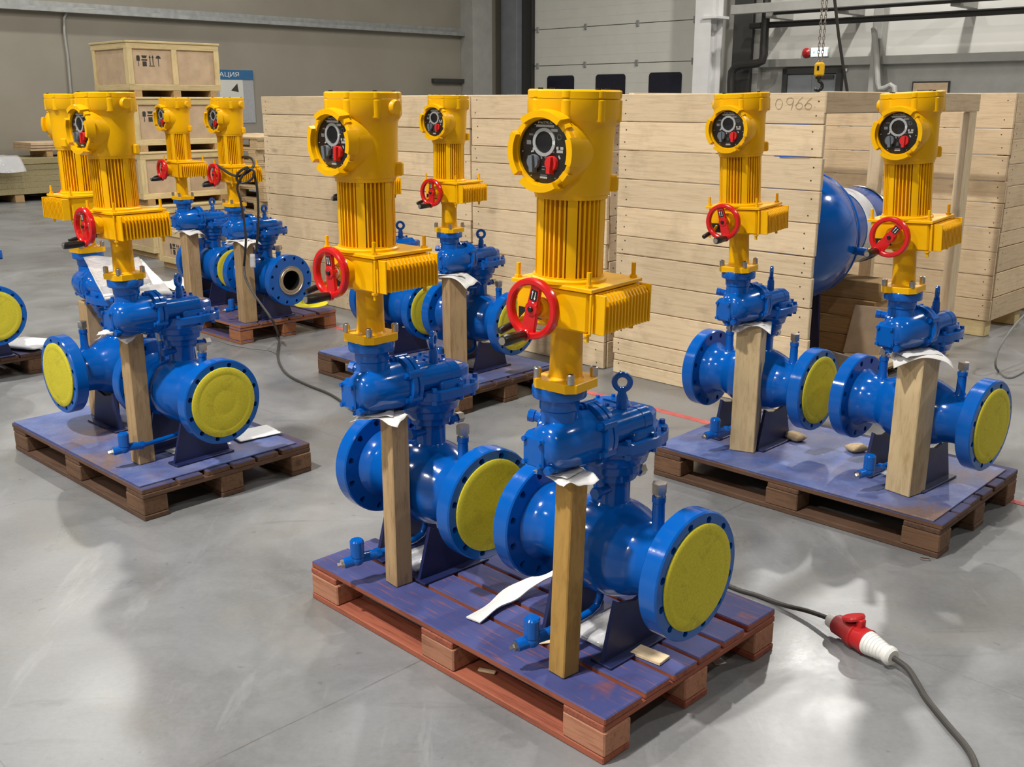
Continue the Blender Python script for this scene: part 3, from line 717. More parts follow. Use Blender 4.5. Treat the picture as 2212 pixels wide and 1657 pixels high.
# ------------------------------------------------------------------ timber posts propping the drives, and their foam pads
def make_post(nx, ny, a, phi, z0, z1, mat, label, lean=(0, 0)):
    ac = math.degrees(math.atan2(-ny, -nx)); nl = Rd(ac-phi)
    n1 = Vector((math.cos(nl), math.sin(nl))); n2 = Vector((-n1.y, n1.x))
    c = Vector((nx, ny)) - n1*a/2 - n2*a/2; L = z1-z0
    o = MB().cbox((0, 0, 0), (L, a, a), .003).build('timber_post', M[mat])
    o.matrix_basis = TR(c.x, c.y, z0) @ RX(lean[0]) @ RY(lean[1]) @ TR(0, 0, L/2) @ RZ(math.degrees(nl)) @ RY(-90)
    tag(o, label, 'post', 'timber posts propping the drives'); return c
PT = .655
posts = {}
posts[1] = make_post(.128, 2.246, .056, 45, DK, PT, 'post_gold', 'slim golden timber post under the nearest drive', (0, 1.5))
posts[2] = make_post(-.342, 2.743, .059, 57, DK, PT, 'post_brown', 'slim brown-grey timber post propping the second drive on the front pallet')
posts[3] = make_post(.985, 3.921, .100, 12, DS, PT+.005, 'post_pale', 'square speckled timber post on the right pallet before the plank panel')
posts[4] = make_post(1.436, 3.438, .102, 32, DS, PT+.005, 'post_pale', 'thick pale square post with knots and a long crack, far right')
posts[6] = make_post(-1.468, 3.779, .069, 64, DS, PT+.005, 'post_brown', 'slim light brown post at the front of the left pallet')
def axis_pt(x, y, yaw):
    s = Vector((-math.sin(Rd(yaw)), math.cos(Rd(yaw)))); return Vector((x, y)) + s*AY
def post_at(key, v, a, phi, mat, label, z0=DS, shift=(0, 0)):
    p = axis_pt(*v); ac = math.atan2(-p.y, -p.x); nl = ac-Rd(phi); n1 = Vector((math.cos(nl), math.sin(nl))); n2 = Vector((-n1.y, n1.x))
    N = p + n1*a/2 + n2*a/2 + Vector((math.cos(ac), math.sin(ac)))*.03 + Vector(shift); posts[key] = make_post(N.x, N.y, a, phi, z0, PT+(z0-DK), mat, label)
post_at(7, (-1.727, 4.352, -132.7), .10, 72, 'post_brown', 'broad grey-brown post behind the left valve, under the turned-away drive')
post_at(5, (-.18, 5.354, -43), .098, 68, 'post_brown', 'brown timber post under the drive on the middle pallet', shift=(.02, 0))
post_at(10, (-.640, 5.735, -47), .098, 68, 'post_brown', 'timber post on the middle pallet mostly hidden by yellow columns')
post_at(8, (-2.117, 7.226, -46), .092, 62, 'post_brown', 'brown post under the back left drive nearest the ply crates', DK, (.02, 0))
post_at(9, (-1.64, 6.741, -43), .092, 64, 'post_brown', 'brown post beside the open-ended valve, a cable running past it', DK, (.04, -.02))
def sheet_grid(nx, ny, fn, name, mat, thick=.0012):
    mb = MB(); vs = [fn(i/(nx-1)-.5, j/(ny-1)-.5) for j in range(ny) for i in range(nx)]
    n = len(vs); vs2 = [(p[0], p[1], p[2]-thick) for p in vs]
    fs = []
    for j in range(ny-1):
        for i in range(nx-1):
            a = j*nx+i; fs += [(a, a+1, a+nx+1, a+nx), (n+a+nx, n+a+nx+1, n+a+1, n+a)]
    ed = [(i, i+1) for i in range(nx-1)] + [(j*nx+nx-1, (j+1)*nx+nx-1) for j in range(ny-1)] + [((ny-1)*nx+i+1, (ny-1)*nx+i) for i in range(nx-1)] + [((j+1)*nx, j*nx) for j in range(ny-1)]
    for a, b in ed: fs.append((b, a, n+a, n+b))
    mb.add(vs, [], None); mb.v += [Vector(p) for p in vs2]; mb.f += fs
    return mb.build(name, M[mat], None, 180, recalc=False, merge=False)
def nz(x, y, z=0): return noise.noise(Vector((x, y, z)))
def foam_pad(key, yaw, label, w=.15, d=.15, seed=0, lift=.02, off=(0, 0)):
    c = posts[key]; z = PT+(.008 if key in (3, 4, 5, 6, 7, 10) else .002)
    def fn(u, v):
        x, y = u*w, v*d; r = max(0, math.hypot(x, y)-.045)
        return (x, y, -.35*r*r/.06*(1+.5*nz(seed, u*2)) + lift*(nz(u*3+seed, v*3, seed))*min(1, r/.02))
    o = sheet_grid(17, 17, fn, 'foam_pad', 'foam'); o.matrix_basis = TR(c.x+off[0], c.y+off[1], z) @ RZ(yaw)
    # a second, folded layer
    def f2(u, v):
        x, y = u*w*.8, v*d*.75; t = u+.5
        return (x*(1-.15*t)-.02, y, .004+.012*abs(nz(u*4+seed*2, v*3, 5))*min(1, abs(u)*3)-.2*max(0, math.hypot(x, y)-.05)**2/.05)
    o2 = sheet_grid(13, 13, f2, 'folded_layer', 'foam'); o2.parent = o; o2.matrix_basis = RZ(25)
    tag(o, label, 'foam', 'foam pads on the posts')
foam_pad(1, -60, 'crumpled white foam pad on the golden post under the nearest drive', .13, .10, 1)
foam_pad(2, -20, 'folded white foam pad on the second post of the front pallet', .15, .12, 2, off=(-.03, -.01))
foam_pad(3, -15, 'curled white foam pad on the speckled post of the right pallet', .15, .15, 3)
foam_pad(4, -10, 'flat white foam sheet over the thick pale post far right', .2, .17, 4, .012)
foam_pad(6, -20, 'white foam pad on the front post of the left pallet', .15, .13, 5, off=(-.025, -.02))
foam_pad(5, -30, 'white foam pad on the post of the middle pallet', .24, .15, 6)
foam_pad(8, -30, 'white foam pad on the back left post nearest the ply crates', .17, .14, 7)
foam_pad(9, -30, 'white foam pad on the post beside the open-ended valve', .19, .14, 8)

# ------------------------------------------------------------------ plank crates along the back (local x along U, y back along V)
VC = 4.469
ROWS = [0, .075, .114, .206, .387, .542, .692, .794, .954, .1106*10, 1.261, 1.412, 1.557]
NAIL = MB().cyl((0, 0, 0), (0, -.0022, 0), .0042, 6).mesh('nail', M['nail'])
def plank_wall(parent, x0, x1, y, rows, mat, thick=.025, name='plank', seed=1, nail=True, jit=.004, endjit=.006, axis='x'):
    rnd = random.Random(seed); nails = MB()
    for i in range(len(rows)-1):
        z0, z1 = rows[i], rows[i+1]; hgt = z1-z0-rnd.uniform(.002, .006); e0 = rnd.uniform(-1, 1)*endjit; e1 = rnd.uniform(-1, 1)*endjit
        L = x1-x0+e1-e0; dy = rnd.uniform(0, jit)
        me = board_mesh(L, thick, hgt, mat, name, .003)
        cx = (x0+x1+e0+e1)/2
        m = TR(cx, y-dy, (z0+z1)/2) if axis == 'x' else TR(y+dy, cx, (z0+z1)/2) @ RZ(90)
        o = link(name, me, parent, m @ RY(rnd.uniform(-.12, .12)))
        if nail and hgt > .05:
            for xx in (x0+.05, x1-.05):
                for k in range(2):
                    zz = (z0+z1)/2+(k-.5)*hgt*.5+rnd.uniform(-.01, .01); xx2 = xx+rnd.uniform(-.015, .015)
                    if axis == 'x': nails.cyl((xx2, y-dy-thick/2+.0005, zz), (xx2, y-dy-thick/2-.0008, zz), .0045, 6)
                    else: nails.cyl((y+dy+thick/2-.0005, xx2, zz), (y+dy+thick/2+.0008, xx2, zz), .0045, 6)
    if nail and nails.v: tag(nails.build(name+'_nails', M['nail'], parent), kind='stuff')
def jrows(seed, top=1.557, n=10, low=True):
    r = random.Random(seed); z = [0]; 
    while z[-1] < top-.2: z.append(z[-1]+r.choice((.1, .14, .155, .16, .165)))
    if top-z[-1] > .09: z.append(top)
    else: z[-1] = top
    return z
def plank_crate(name, u0, u1, v0, depth, label, seed, rows=None, mat='crate', closed=True, z=0, top=1.557):
    root = thing(name, label, 'crate', RB @ TR((u0+u1)/2, v0, z), 'big plank crates along the back')
    hw_ = (u1-u0)/2; rows = rows or jrows(seed, top)
    plank_wall(root, -hw_, hw_, .0125, rows, M[mat], seed=seed)
    if closed:
        plank_wall(root, .03, depth, hw_-.0125, jrows(seed+50, top), M[mat], seed=seed+1, axis='y')
        plank_wall(root, .03, depth, -hw_+.0125, jrows(seed+60, top), M[mat], seed=seed+2, axis='y', nail=False)
        tp = board_mesh(u1-u0, .19, .022, M[mat], 'roof_plank')
        n = int(depth/.195)
        for k in range(n): link('roof_plank', tp, root, TR(0, .12+k*.195, rows[-1]-.012))
    pm = MB().cbox((0, 0, 0), (rows[-1]-.05, .07, .04), .003).mesh('upright', M['cut'])
    for x in (-hw_+.06, hw_-.06): link('upright', pm, root, TR(x, .048, rows[-1]/2) @ RY(90))
    return root
plank_crate('plank_crate', -7.255, -6.16, VC, 1.0, 'tall pale plank crate at the left end of the row, before the pallet stack', 11)
plank_crate('plank_crate', -6.12, -4.842, VC, 1.0, 'tall plank crate between the two front yellow drives', 12)
plank_crate('plank_crate', -4.828, -3.712, VC, 1.0, 'tall plank crate right behind the nearest yellow drive', 13)
# the open-ended crate
cr = plank_crate('plank_crate', -3.637, -2.418, VC, 1.8, 'open-ended plank crate marked 0966 in pencil, a huge blue valve inside', 14, ROWS, closed=False)
hw_ = (3.637-2.418)/2
def beam(parent, name, p0, p1, w, h, mat, roll=0):
    p0 = Vector(p0); p1 = Vector(p1); d = p1-p0; me = board_mesh(d.length, w, h, M[mat], name, .004)
    m = TR(*((p0+p1)/2)) @ d.to_track_quat('X', 'Z').to_matrix().to_4x4() @ RX(roll)
    return link(name, me, parent, m)
beam(cr, 'top_rail', (hw_-.02, .0, 1.512), (hw_-.02, 1.81, 1.512), .04, .1, 'crate_dim')
beam(cr, 'top_rail', (-hw_+.05, .03, 1.512), (-hw_+.05, 1.80, 1.512), .04, .1, 'crate_dim')
beam(cr, 'upright', (hw_-.03, 1.74, .0), (hw_-.03, 1.74, 1.46), .11, .05, 'crate', 0)
beam(cr, 'upright', (hw_-.55, 1.70, .0), (hw_-.55, 1.70, 1.46), .05, .08, 'crate', 0)
beam(cr, 'top_rail', (-hw_, 1.78, 1.512), (hw_, 1.78, 1.512), .04, .1, 'crate_dim')
for k in range(9): beam(cr, 'floor_plank', (-hw_, .12+k*.195, .06), (hw_-.02, .12+k*.195, .06), .185, .022, 'cut')
for y in (.1, .9, 1.7): beam(cr, 'skid', (-hw_, y, .024), (hw_, y, .024), .09, .048, 'crate')
beam(cr, 'sill', (hw_-.03, .05, .085), (hw_-.03, 1.72, .085), .05, .03, 'crate')
# pencilled number on its top plank
def stroke(parent, pts, mat, r=.001, name='pencil_mark'): return MB().tube(pts, r, 5).build(name, M[mat], parent)
x0 = hw_-.262; zb = 1.482
def glyph(kind, x, w, h):
    if kind == '0': return [(x+w/2+w/2*math.cos(t), zb+h/2+h/2*math.sin(t)) for t in [k*math.pi/7+1.2 for k in range(15)]]
    if kind == '9': return [(x+w/2+w/2*math.cos(t), zb+h*.68+h*.3*math.sin(t)) for t in [k*math.pi/6 for k in range(13)]] + [(x+w*.95, zb+h*.4), (x+w*.75, zb-.005)]
    if kind == '6': return [(x+w*.95, zb+h), (x+w*.45, zb+h*.75), (x+w*.1, zb+h*.35)] + [(x+w/2-w/2*math.cos(t), zb+h*.27-h*.27*math.sin(t)) for t in [k*math.pi/6 for k in range(13)]]
for kch, xx, hh_ in (('0', x0, .048), ('9', x0+.058, .055), ('6', x0+.108, .055), ('6', x0+.155, .052)):
    stroke(cr, [(p[0], -.0045, p[1]) for p in glyph(kch, xx, .036, hh_)], 'pencil')
for xx in (x0-.035, x0+.205): stroke(cr, [(xx, -.0045, zb+.012), (xx+.004, -.0045, zb+.010)], 'pencil')
stroke(cr, [(hw_-.22, -.006, 1.258), (hw_-.06, -.006, 1.262)], 'bluepencil', .0018, 'chalk_line')
# closed crate behind it
uD, vD = (3.157-6.609)*SQ, (3.157+6.609)*SQ
crd = plank_crate('plank_crate', uD-1.9, uD, vD, 1.3, 'closed plank crate at the far right on timber bearers', 21, mat='crate_dim', z=.11, top=1.46)
for y in (.06, .6, 1.24): beam(crd, 'bearer', (-.95, y, -.055), (.93, y, -.055), .1, .108, 'batten')

# the big valve lying in the open crate
def PUV(u, v, z): return uv(u, v, z)
bc = RB @ Vector((-2.95, VC+.66, .79))
bv = thing('large_valve', 'huge blue ball valve lying inside the open-ended plank crate', 'valve', TR(bc.x, bc.y, .072) @ RB)
zb_ = .79-.072
b_ = MB().lathe([(-.60, .19), (-.42, .19), (-.36, .21), (-.30, .27), (-.2, .33), (-.1, .362), (0, .372), (.1, .362), (.2, .33), (.27, .285), (.30, .255), (.34, .25)], TR(0, 0, zb_) @ ZY, 56)
b_.lathe([(.148, .349), (.152, .357), (.16, .357), (.164, .346)], TR(0, 0, zb_) @ ZY, 56, (False, False))
b_.build('body', M['blue'], bv, 40)
MB().lathe([(.335, .235), (.36, .228), (.78, .228), (.80, .222), (.80, .19), (.60, .19)], TR(0, 0, zb_) @ ZY, 48, (True, True)).build('pipe_end', M['blue'], bv, 40)
MB().lathe([(.50, .2292), (.505, .2305), (.625, .2305), (.63, .2292)], TR(0, 0, zb_) @ ZY, 48, (False, False)).build('paper_band', M['paper'], bv, 40)['label'] = 'white paper band wrapped around the pipe'
MB().lathe([(.80, .231), (.815, .233), (.825, .225), (.825, .19)], TR(0, 0, zb_) @ ZY, 48, (False, False)).build('end_rim', M['steel'], bv, 40)
MB().cyl((0, .0, zb_+.34), (0, 0, zb_+.60), .10, 28).lathe([(zb_+.6, .16), (zb_+.64, .16)], None, 28).build('stem_neck', M['blue'], bv)
MB().cyl((.2, .1, zb_-.05), (.42, .12, zb_-.06), .022, 14).build('side_pipe', M['blue'], bv)
MB().hexa((.30, -.28, zb_+.44), (.325, -.28, zb_+.44), .02).cyl((.1, -.28, zb_+.44), (.31, -.28, zb_+.44), .012, 12).cyl((.1, -.28, zb_+.44), (.0, -.1, zb_+.4), .018, 10).build('lifting_pin', M['blue'], bv)
for yy in (-.2, .22):
    MB().prism([(-.15, 0), (.13, 0), (.11, .40), (0, .44), (-.13, .40)], -.01, .01, TR(0, yy, 0) @ RX(90)).build('support_foot', M['shadeblue'], bv)
# timber baulks, offcuts and cut board inside the open crate
def baulk(name, c, d, rz, label, mat='cut', rx=0, grp='timber pieces in the open crate', ry=0):
    o = MB().cbox((0, 0, 0), d, .004).build(name, M[mat]); o.matrix_basis = RB @ TR(*c) @ RZ(rz) @ RY(ry) @ RX(rx)
    return tag(o, label, 'timber', grp)
zt_ = .072
for k in range(4):
    baulk('timber_baulk', (-2.86+.02*(k % 2), VC+1.2, zt_+.055+.11*k), (.52, .2, .108), (-4, 5, -2, 3)[k], ('lowest', 'second', 'third', 'topmost')[k]+' baulk of the timber pile under the blue pipe')
baulk('timber_offcut', (-2.54, VC+.86, zt_+.035), (.2, .09, .07), 25, 'short block with a hole lying near the open crate end', 'cut')
baulk('timber_offcut', (-2.50, VC+.62, zt_+.03), (.14, .07, .06), -30, 'small pale wedge on the open crate floor', 'crate')
baulk('timber_offcut', (-2.62, VC+.40, zt_+.03), (.16, .08, .055), 12, 'small offcut beside the plank panel edge', 'crate')
baulk('cut_board', (-2.58, VC+.97, zt_+.185), (.20, .30, .012), 10, 'pale cut board leaning on the timber pile', 'ply', 58)
baulk('cut_board', (-2.50, VC+.50, zt_+.085), (.30, .012, .13), -15, 'grey strip of board standing on edge in the open crate', 'poster')

# ------------------------------------------------------------------ framed ply crates, pallets and boards at the left
def stencil(parent, mx, s=1.0):
    m = MB(); P = lambda pts: m.prism([(x*s, y*s) for x, y in pts], 0, .0012, mx)
    P([(0, .05), (.034, .05), (.034, .09), (.028, .1), (.006, .1), (0, .09)]); P([(.014, .0), (.02, .0), (.02, .05), (.014, .05)])
    P([(.058, .0), (.10, .0), (.10, .045), (.058, .045)]); P([(.05, .052), (.108, .052), (.108, .066), (.05, .066)]); P([(.06, .075), (.098, .075), (.108, .1), (.05, .1)])
    for x in (.132, .162):
        P([(x, .012), (x+.008, .012), (x+.008, .085), (x, .085)]); P([(x-.008, .08), (x+.016, .08), (x+.004, .105)])
    P([(.122, .0), (.18, .0), (.18, .008), (.122, .008)])
    P([(.195, .075), (.25, .075), (.24, .095), (.222, .103), (.205, .095)]); P([(.219, .0), (.226, .0), (.226, .078), (.219, .078)])
    return m.build('stencil_marks', M['stencil'], parent)
def ply_crate(u1, v0, wu, wv, h, z, label, rz=0, st=(1, 0), mid=True, lid=True, group='framed ply crates'):
    """u1, v0 = the corner nearest the camera"""
    root = thing('ply_crate', label, 'crate', RB @ TR(u1, v0, z) @ RZ(rz), group)
    sk = .06; b = .055; t = .018
    for y in (.08, wv/2, wv-.08): link('skid', board_mesh(wu, .08, sk, M['cut'], 'skid'), root, TR(-wu/2, y, sk/2))
    pl = lambda nm, c, d: MB().cbox(c, d, .001).build(nm, M['ply'], root)
    pl('ply_panel', (-t-.005, wv/2, sk+h/2), (.01, wv-.05, h-.01)); pl('ply_panel', (-wu+t+.005, wv/2, sk+h/2), (.01, wv-.05, h-.01))
    pl('ply_panel', (-wu/2, t+.005, sk+h/2), (wu-.06, .01, h-.01)); pl('ply_panel', (-wu/2, wv-t-.005, sk+h/2), (wu-.06, .01, h-.01))
    pl('base_panel', (-wu/2, wv/2, sk+.006), (wu-.05, wv-.05, .012))
    def bt(c, L, axis):
        me = board_mesh(L, t, b, M['batten'], 'batten', .002)
        r = {'y': RZ(90), 'x': Matrix.Identity(4), 'z': RY(90)}[axis]
        return r, me
    for z_ in (sk+b/2, sk+h-b/2):
        for x in (-t/2, -wu+t/2): link('batten', board_mesh(wv, t, b, M['batten'], 'batten'), root, TR(x, wv/2, z_) @ RZ(90))
        for y in (t/2, wv-t/2): link('batten', board_mesh(wu-2*t, t, b, M['batten'], 'batten'), root, TR(-wu/2, y, z_))
    vl = h-2*b
    for y in ([b/2, wv-b/2]+([wv/2] if mid else [])): link('batten', MB().cbox((0, 0, 0), (vl, b, t), .002).mesh('batten', M['batten'], 20), root, TR(-t/2, y, sk+h/2) @ RY(90))
    for x in (-t-b/2, -wu+t+b/2): link('batten', MB().cbox((0, 0, 0), (vl, t, b), .002).mesh('batten', M['batten'], 20), root, TR(x, t/2, sk+h/2) @ RY(90))
    if lid: link('lid', board_mesh(wv+.02, wu+.02, .02, M['batten'], 'lid'), root, TR(-wu/2, wv/2, sk+h+.01) @ RZ(90))
    if st[0]: stencil(root, TR(-t, b+.045, sk+h-b-.16) @ RZ(90) @ RX(90))
    if st[1]: stencil(root, TR(-wu+.2, t, sk+h-b-.17) @ RX(90))
    return root
uS, vS = -9.79, 4.60
hh = [.0, .521, 1.042, 1.563]
ply_crate(uS+.14, vS+.02, .82, .96, .44, hh[0], 'lowest framed ply crate of the tall stack', 0, (0, 0))
ply_crate(uS+.03, vS+.02, .80, .96, .44, hh[1], 'second framed ply crate from the floor in the tall stack', 0, (0, 0))
ply_crate(uS+.02, vS, .80, .97, .44, hh[2], 'third framed ply crate from the floor, handling marks half hidden by the yellow drive', 1, (1, 0))
ply_crate(uS, vS, .80, .97, .44, hh[3], 'topmost framed ply crate of the stack with black handling marks', 0, (1, 0))
pc = G(346, 577, 0); pu, pv = pc.dot(U), pc.dot(V)
ply_crate(pu+.95, pv, .95, .6, .31, 0, 'low open ply crate on the floor before the tall stack', 0, (0, 1), lid=False)
# stack of pale pallets
for k in range(9):
    c = uv(-9.35+random.uniform(-.04, .04), 5.70+random.uniform(-.03, .03), 0)
    make_pallet((c.x, c.y), 135+random.uniform(-3, 3), ('bottom', 'second', 'third', 'fourth', 'fifth', 'sixth', 'seventh', 'eighth', 'topmost')[k]+' pallet counted from the floor in the tall pale stack',
                M['pal_pale'], M['pal_pale'], HH=.130, ntop=5, group='stack of pale pallets', jitter=.012, z=k*.1303)
# insulated boards on bearers
bs = uv(-16.84, 5.9)
for k, v_ in enumerate((4.75, 5.95, 7.15)):
    o = MB().cbox((-.55, 0, .06), (1.1, .14, .12), .004).build('timber_bearer', M['cut']); o.matrix_basis = RB @ TR(-16.84, v_, 0); tag(o, ('left', 'middle', 'right')[k]+' timber bearer under the stack of thick olive boards', 'timber', 'bearers under the olive boards')
for k in range(6):
    o = MB().cbox((-.56, 0, .0455), (1.12, 2.75, .0905), .004).build('insulation_board', M['panelboard']); o.matrix_basis = RB @ TR(-16.82+random.uniform(-.012, .012), 5.95, .12+k*.0915)
    tag(o, ('lowest', 'second', 'third', 'fourth', 'fifth', 'topmost')[k]+' of the thick olive boards stacked against the left wall', 'board', 'stack of thick olive boards')
ZB = .12+6*.0915
for k, v_ in enumerate((6.55, 7.05)):
    o = MB().cbox((0, 0, .05), (.7, .1, .1), .004).build('timber_bearer', M['cut']); o.matrix_basis = RB @ TR(-17.35, v_, ZB); tag(o, ('left', 'right')[k]+' short bearer on top of the olive boards', 'timber', 'bearers on the olive boards')
for k in range(3):
    o = MB().cbox((0, 0, .021), (.75, 1.0, .041), .003).build('ply_board', M['ply']); o.matrix_basis = RB @ TR(-17.35+.02*k, 6.75, ZB+.1+k*.043); tag(o, ('lower', 'middle', 'upper')[k]+' ply board of the small pile on the olive boards', 'board', 'ply boards on the olive stack')
def filmfn(w, d, amp, drop, seed):
    def fn(u, v):
        x, y = u*w, v*d
        return (x, y, amp*(nz(u*5+seed, v*5, 1)+.5*nz(u*11, v*11+seed, 2))+amp+max(0, x-w*.28)*(-drop))
    return fn
o = sheet_grid(26, 26, filmfn(.9, 1.1, .03, 1.1, 3), 'plastic_film', 'film'); o.matrix_basis = RB @ TR(-17.0, 5.45, ZB+.008); tag(o, 'crumpled clear film lying over the olive boards', 'film')
o = sheet_grid(26, 26, filmfn(.62, .5, .06, 0, 5), 'plastic_film', 'film'); o.matrix_basis = RB @ TR(pu+.55, pv+.32, .385); tag(o, 'bunched silvery film heaped on the low open ply crate', 'film')
o = sheet_grid(26, 22, filmfn(.6, .5, .02, 0, 9), 'packing_sheet', 'foam'); p = G(415, 618); o.matrix_basis = TR(p.x, p.y, .004) @ RZ(-30); tag(o, 'crumpled white packing sheet on the floor behind the left valves', 'packaging')

# ------------------------------------------------------------------ left wall: information board, cable tray, conduit
NW = U
def WLp(px, py, off=.0): return PL(px, py, U, WL_U+off)
a0 = WLp(398, 152, .03); a1 = WLp(546, 152, .03); zt = a1.z; zb0 = WLp(549, 265, .03).z; zh = WLp(546, 173, .03).z
v0_, v1_ = a0.dot(V), a1.dot(V)
ib = thing('information_board', 'grey information board with a blue lettered header on the left wall', 'sign', RB @ TR(WL_U+.012, (v0_+v1_)/2, zb0))
MB().cbox((0, 0, (zt-zb0)/2), (.02, v1_-v0_, zt-zb0), .002).build('backing', M['poster'], ib)
MB().cbox((.014, 0, (zh+zt)/2-zb0), (.01, v1_-v0_, zt-zh), .002).build('header', M['posterblue'], ib)
tm = text_mesh('ИНФОРМАЦИЯ', .115, M['white']); vt = WLp(516, 162, .03).dot(V)-(v0_+v1_)/2
wid = max(v.co.x for v in tm.vertices)
link('header_lettering', tm, ib, TR(.0205, vt-wid*1.35, (zh+zt)/2-zb0) @ RZ(90) @ RX(90) @ Matrix.Diagonal((1.35, 1, 1, 1)))
MB().box((.0125, .23, .62), (.004, .5, .36)).build('notice_sheet', M['doorwhite'], ib)
MB().prism([(-.06, 0), (.10, -.03), (.08, .13)], 0, .002, TR(.0155, .28, .60) @ RZ(90) @ RX(90)).build('notice_print', M['stencil'], ib)
MB().box((.0125, .1, .2), (.004, .9, .3)).build('notice_sheet', M['poster'], ib)
tz = WLp(0, -6, .12).z; tz2 = WLp(0, 18, .12).z
tr = thing('cable_tray', 'galvanised cable tray running along the left wall', 'cable tray', RB @ TR(WL_U, 0, tz2))
ve = WLp(1006, 70, .15).dot(V)
MB().box((.08, (ve-4)/2, .0), (.16, ve+4, .006)).box((.003, (ve-4)/2, (tz-tz2)/2), (.006, ve+4, tz-tz2)).box((.16, (ve-4)/2, .035), (.006, ve+4, .07)).build('tray_channel', M['galv'], tr)
for k in range(3): MB().tube([(.05+.035*k, -4+j*1.2, .025+.012*math.sin(j*1.7+k)) for j in range(int((ve+3.5)/1.2)+1)], .013, 8).build('tray_cable', M['cable2'], tr)
pa = [WLp(146, 22, .05), WLp(138, 40, .05), WLp(139, 70, .05), WLp(146, 120, .05), WLp(152, 190, .05), WLp(165, 330, .05), WLp(170, 400, .05)]
pa = [WLp(205, 20, .06), WLp(165, 19, .06)] + pa
tag(MB().tube(pa, .02, 8).build('wall_conduit', M['steelpaint']), 'grey conduit dropping down the left wall from the tray', 'conduit')
e0 = WLp(938, 172, .1); e1 = WLp(1020, 180, .1)
tag(MB().cbox(((-.0), 0, 0), (.12, e1.dot(V)-e0.dot(V), .09), .004).build('wall_ledge', M['darksteel']), 'narrow dark ledge on the left wall near the corner column', 'ledge').matrix_basis = RB @ TR(WL_U+.06, (e0.dot(V)+e1.dot(V))/2, e0.z-.02)

# ------------------------------------------------------------------ right wall: corner columns, sectional door, steelwork, pipes
def WRp(px, py, off=0): return PL(px, py, V, WR_V-off)
def colbox(name, u0, u1, v0, v1, z0, z1, mat, label, parent=None, b=.006):
    o = MB().cbox(((u0+u1)/2, (v0+v1)/2, (z0+z1)/2), (u1-u0, v1-v0, z1-z0), b).build(name, M[mat], parent); o.matrix_basis = RB
    if parent is None: tag(o, label, None, None, 'structure')
    return o
va, vb = WLp(1022, 100, .42).dot(V), WLp(1060, 100, .42).dot(V)
colbox('trim_1', WL_U, WL_U+.42, va, vb+.05, 0, 9, 'steelpaint', 'pale grey column at the corner of the hall')
uc0, uc1 = WRp(1082, 100, .3).dot(U), WRp(1116, 100, .3).dot(U)
colbox('trim_2', uc0, uc1, WR_V-.3, WR_V, 0, 9, 'bluesteel', 'blue-grey steel column beside the big door')
ud0, ud1 = WRp(1156, 100, .1).dot(U), WRp(1512, 100, .1).dot(U)
colbox('trim_3', uc1, ud0-.06, WR_V-.14, WR_V, 0, 9, 'darksteel', 'dark steel strip between column and big door')
colbox('trim_4', ud0-.06, ud0+.02, WR_V-.22, WR_V-.02, 0, 9, 'blackpipe', 'black door track at the left edge of the big door')
dr = bpy.data.objects.new('door_1', None); COL.objects.link(dr); dr.matrix_basis = RB @ TR(0, WR_V-.1, 0); tag(dr, 'white sectional door with dark rounded windows', None, None, 'structure')
zs1, zs2 = WRp(1160, 143, .1).z, WRp(1160, 65, .1).z; ph = zs2-zs1
for k in range(-3, 5):
    z0 = zs1+k*ph
    if z0 < -ph*.5: continue
    MB().cbox(((ud0+ud1)/2, 0, max(z0, 0)/2+(z0+ph)/2), (ud1-ud0, .06, z0+ph-max(z0, 0)-.012), .006).build('door_panel', M['doorwhite'], dr)
    for j in range(1, 4): MB().box(((ud0+ud1)/2, -.0305, z0+ph*j/4), (ud1-ud0-.02, .004, .006)).build('panel_groove', M['doorwhite'], dr)
    for j in range(4):
        MB().cbox((ud0+.12+(ud1-ud0-.24)*j/3, -.04, z0), (.07, .03, .12), .004).build('hinge', M['galv'], dr)
for (p0, p1, yt) in ((1182, 1240, 164), (1287, 1351, 161), (1402, 1473, 157)):
    c0, c1 = WRp(p0, yt, .14), WRp(p1, yt, .14); w = c1.dot(U)-c0.dot(U); hgt = w*.62; r = .07; pts = []
    for cx_, cz_, s in ((w/2-r, hgt/2-r, 0), (-w/2+r, hgt/2-r, 90), (-w/2+r, -hgt/2+r, 180), (w/2-r, -hgt/2+r, 270)):
        for k in range(5): pts.append((cx_+r*math.cos(Rd(s+22.5*k)), cz_+r*math.sin(Rd(s+22.5*k))))
    Q = TR((c0.dot(U)+c1.dot(U))/2, -.03, c0.z-hgt/2) @ RX(90)
    MB().prism(pts, 0, .012, Q).build('door_window', M['windowdark'], dr)
# white H column
h0, h1 = WRp(1499, 100, .75).dot(U), WRp(1533, 100, .75).dot(U)
hc = thing('trim_5', None, None, RB @ TR((h0+h1)/2, WR_V-.55, 0)); hc['kind'] = 'structure'; hc['label'] = 'white steel H column right of the big door'
wv_ = h1-h0
MB().box((0, -.19, 4.5), (wv_, .025, 9)).box((0, .19, 4.5), (wv_, .025, 9)).box((0, 0, 4.5), (.02, .36, 9)).build('column_section', M['whitesteel'], hc)
zz = WRp(1555, 38, .55).z
MB().cbox((wv_/2-.02, -.02, zz), (.3, .46, .05), .004).cbox((wv_/2-.1, -.02, zz-.12), (.02, .3, .2), .002).build('bracket', M['whitesteel'], hc)
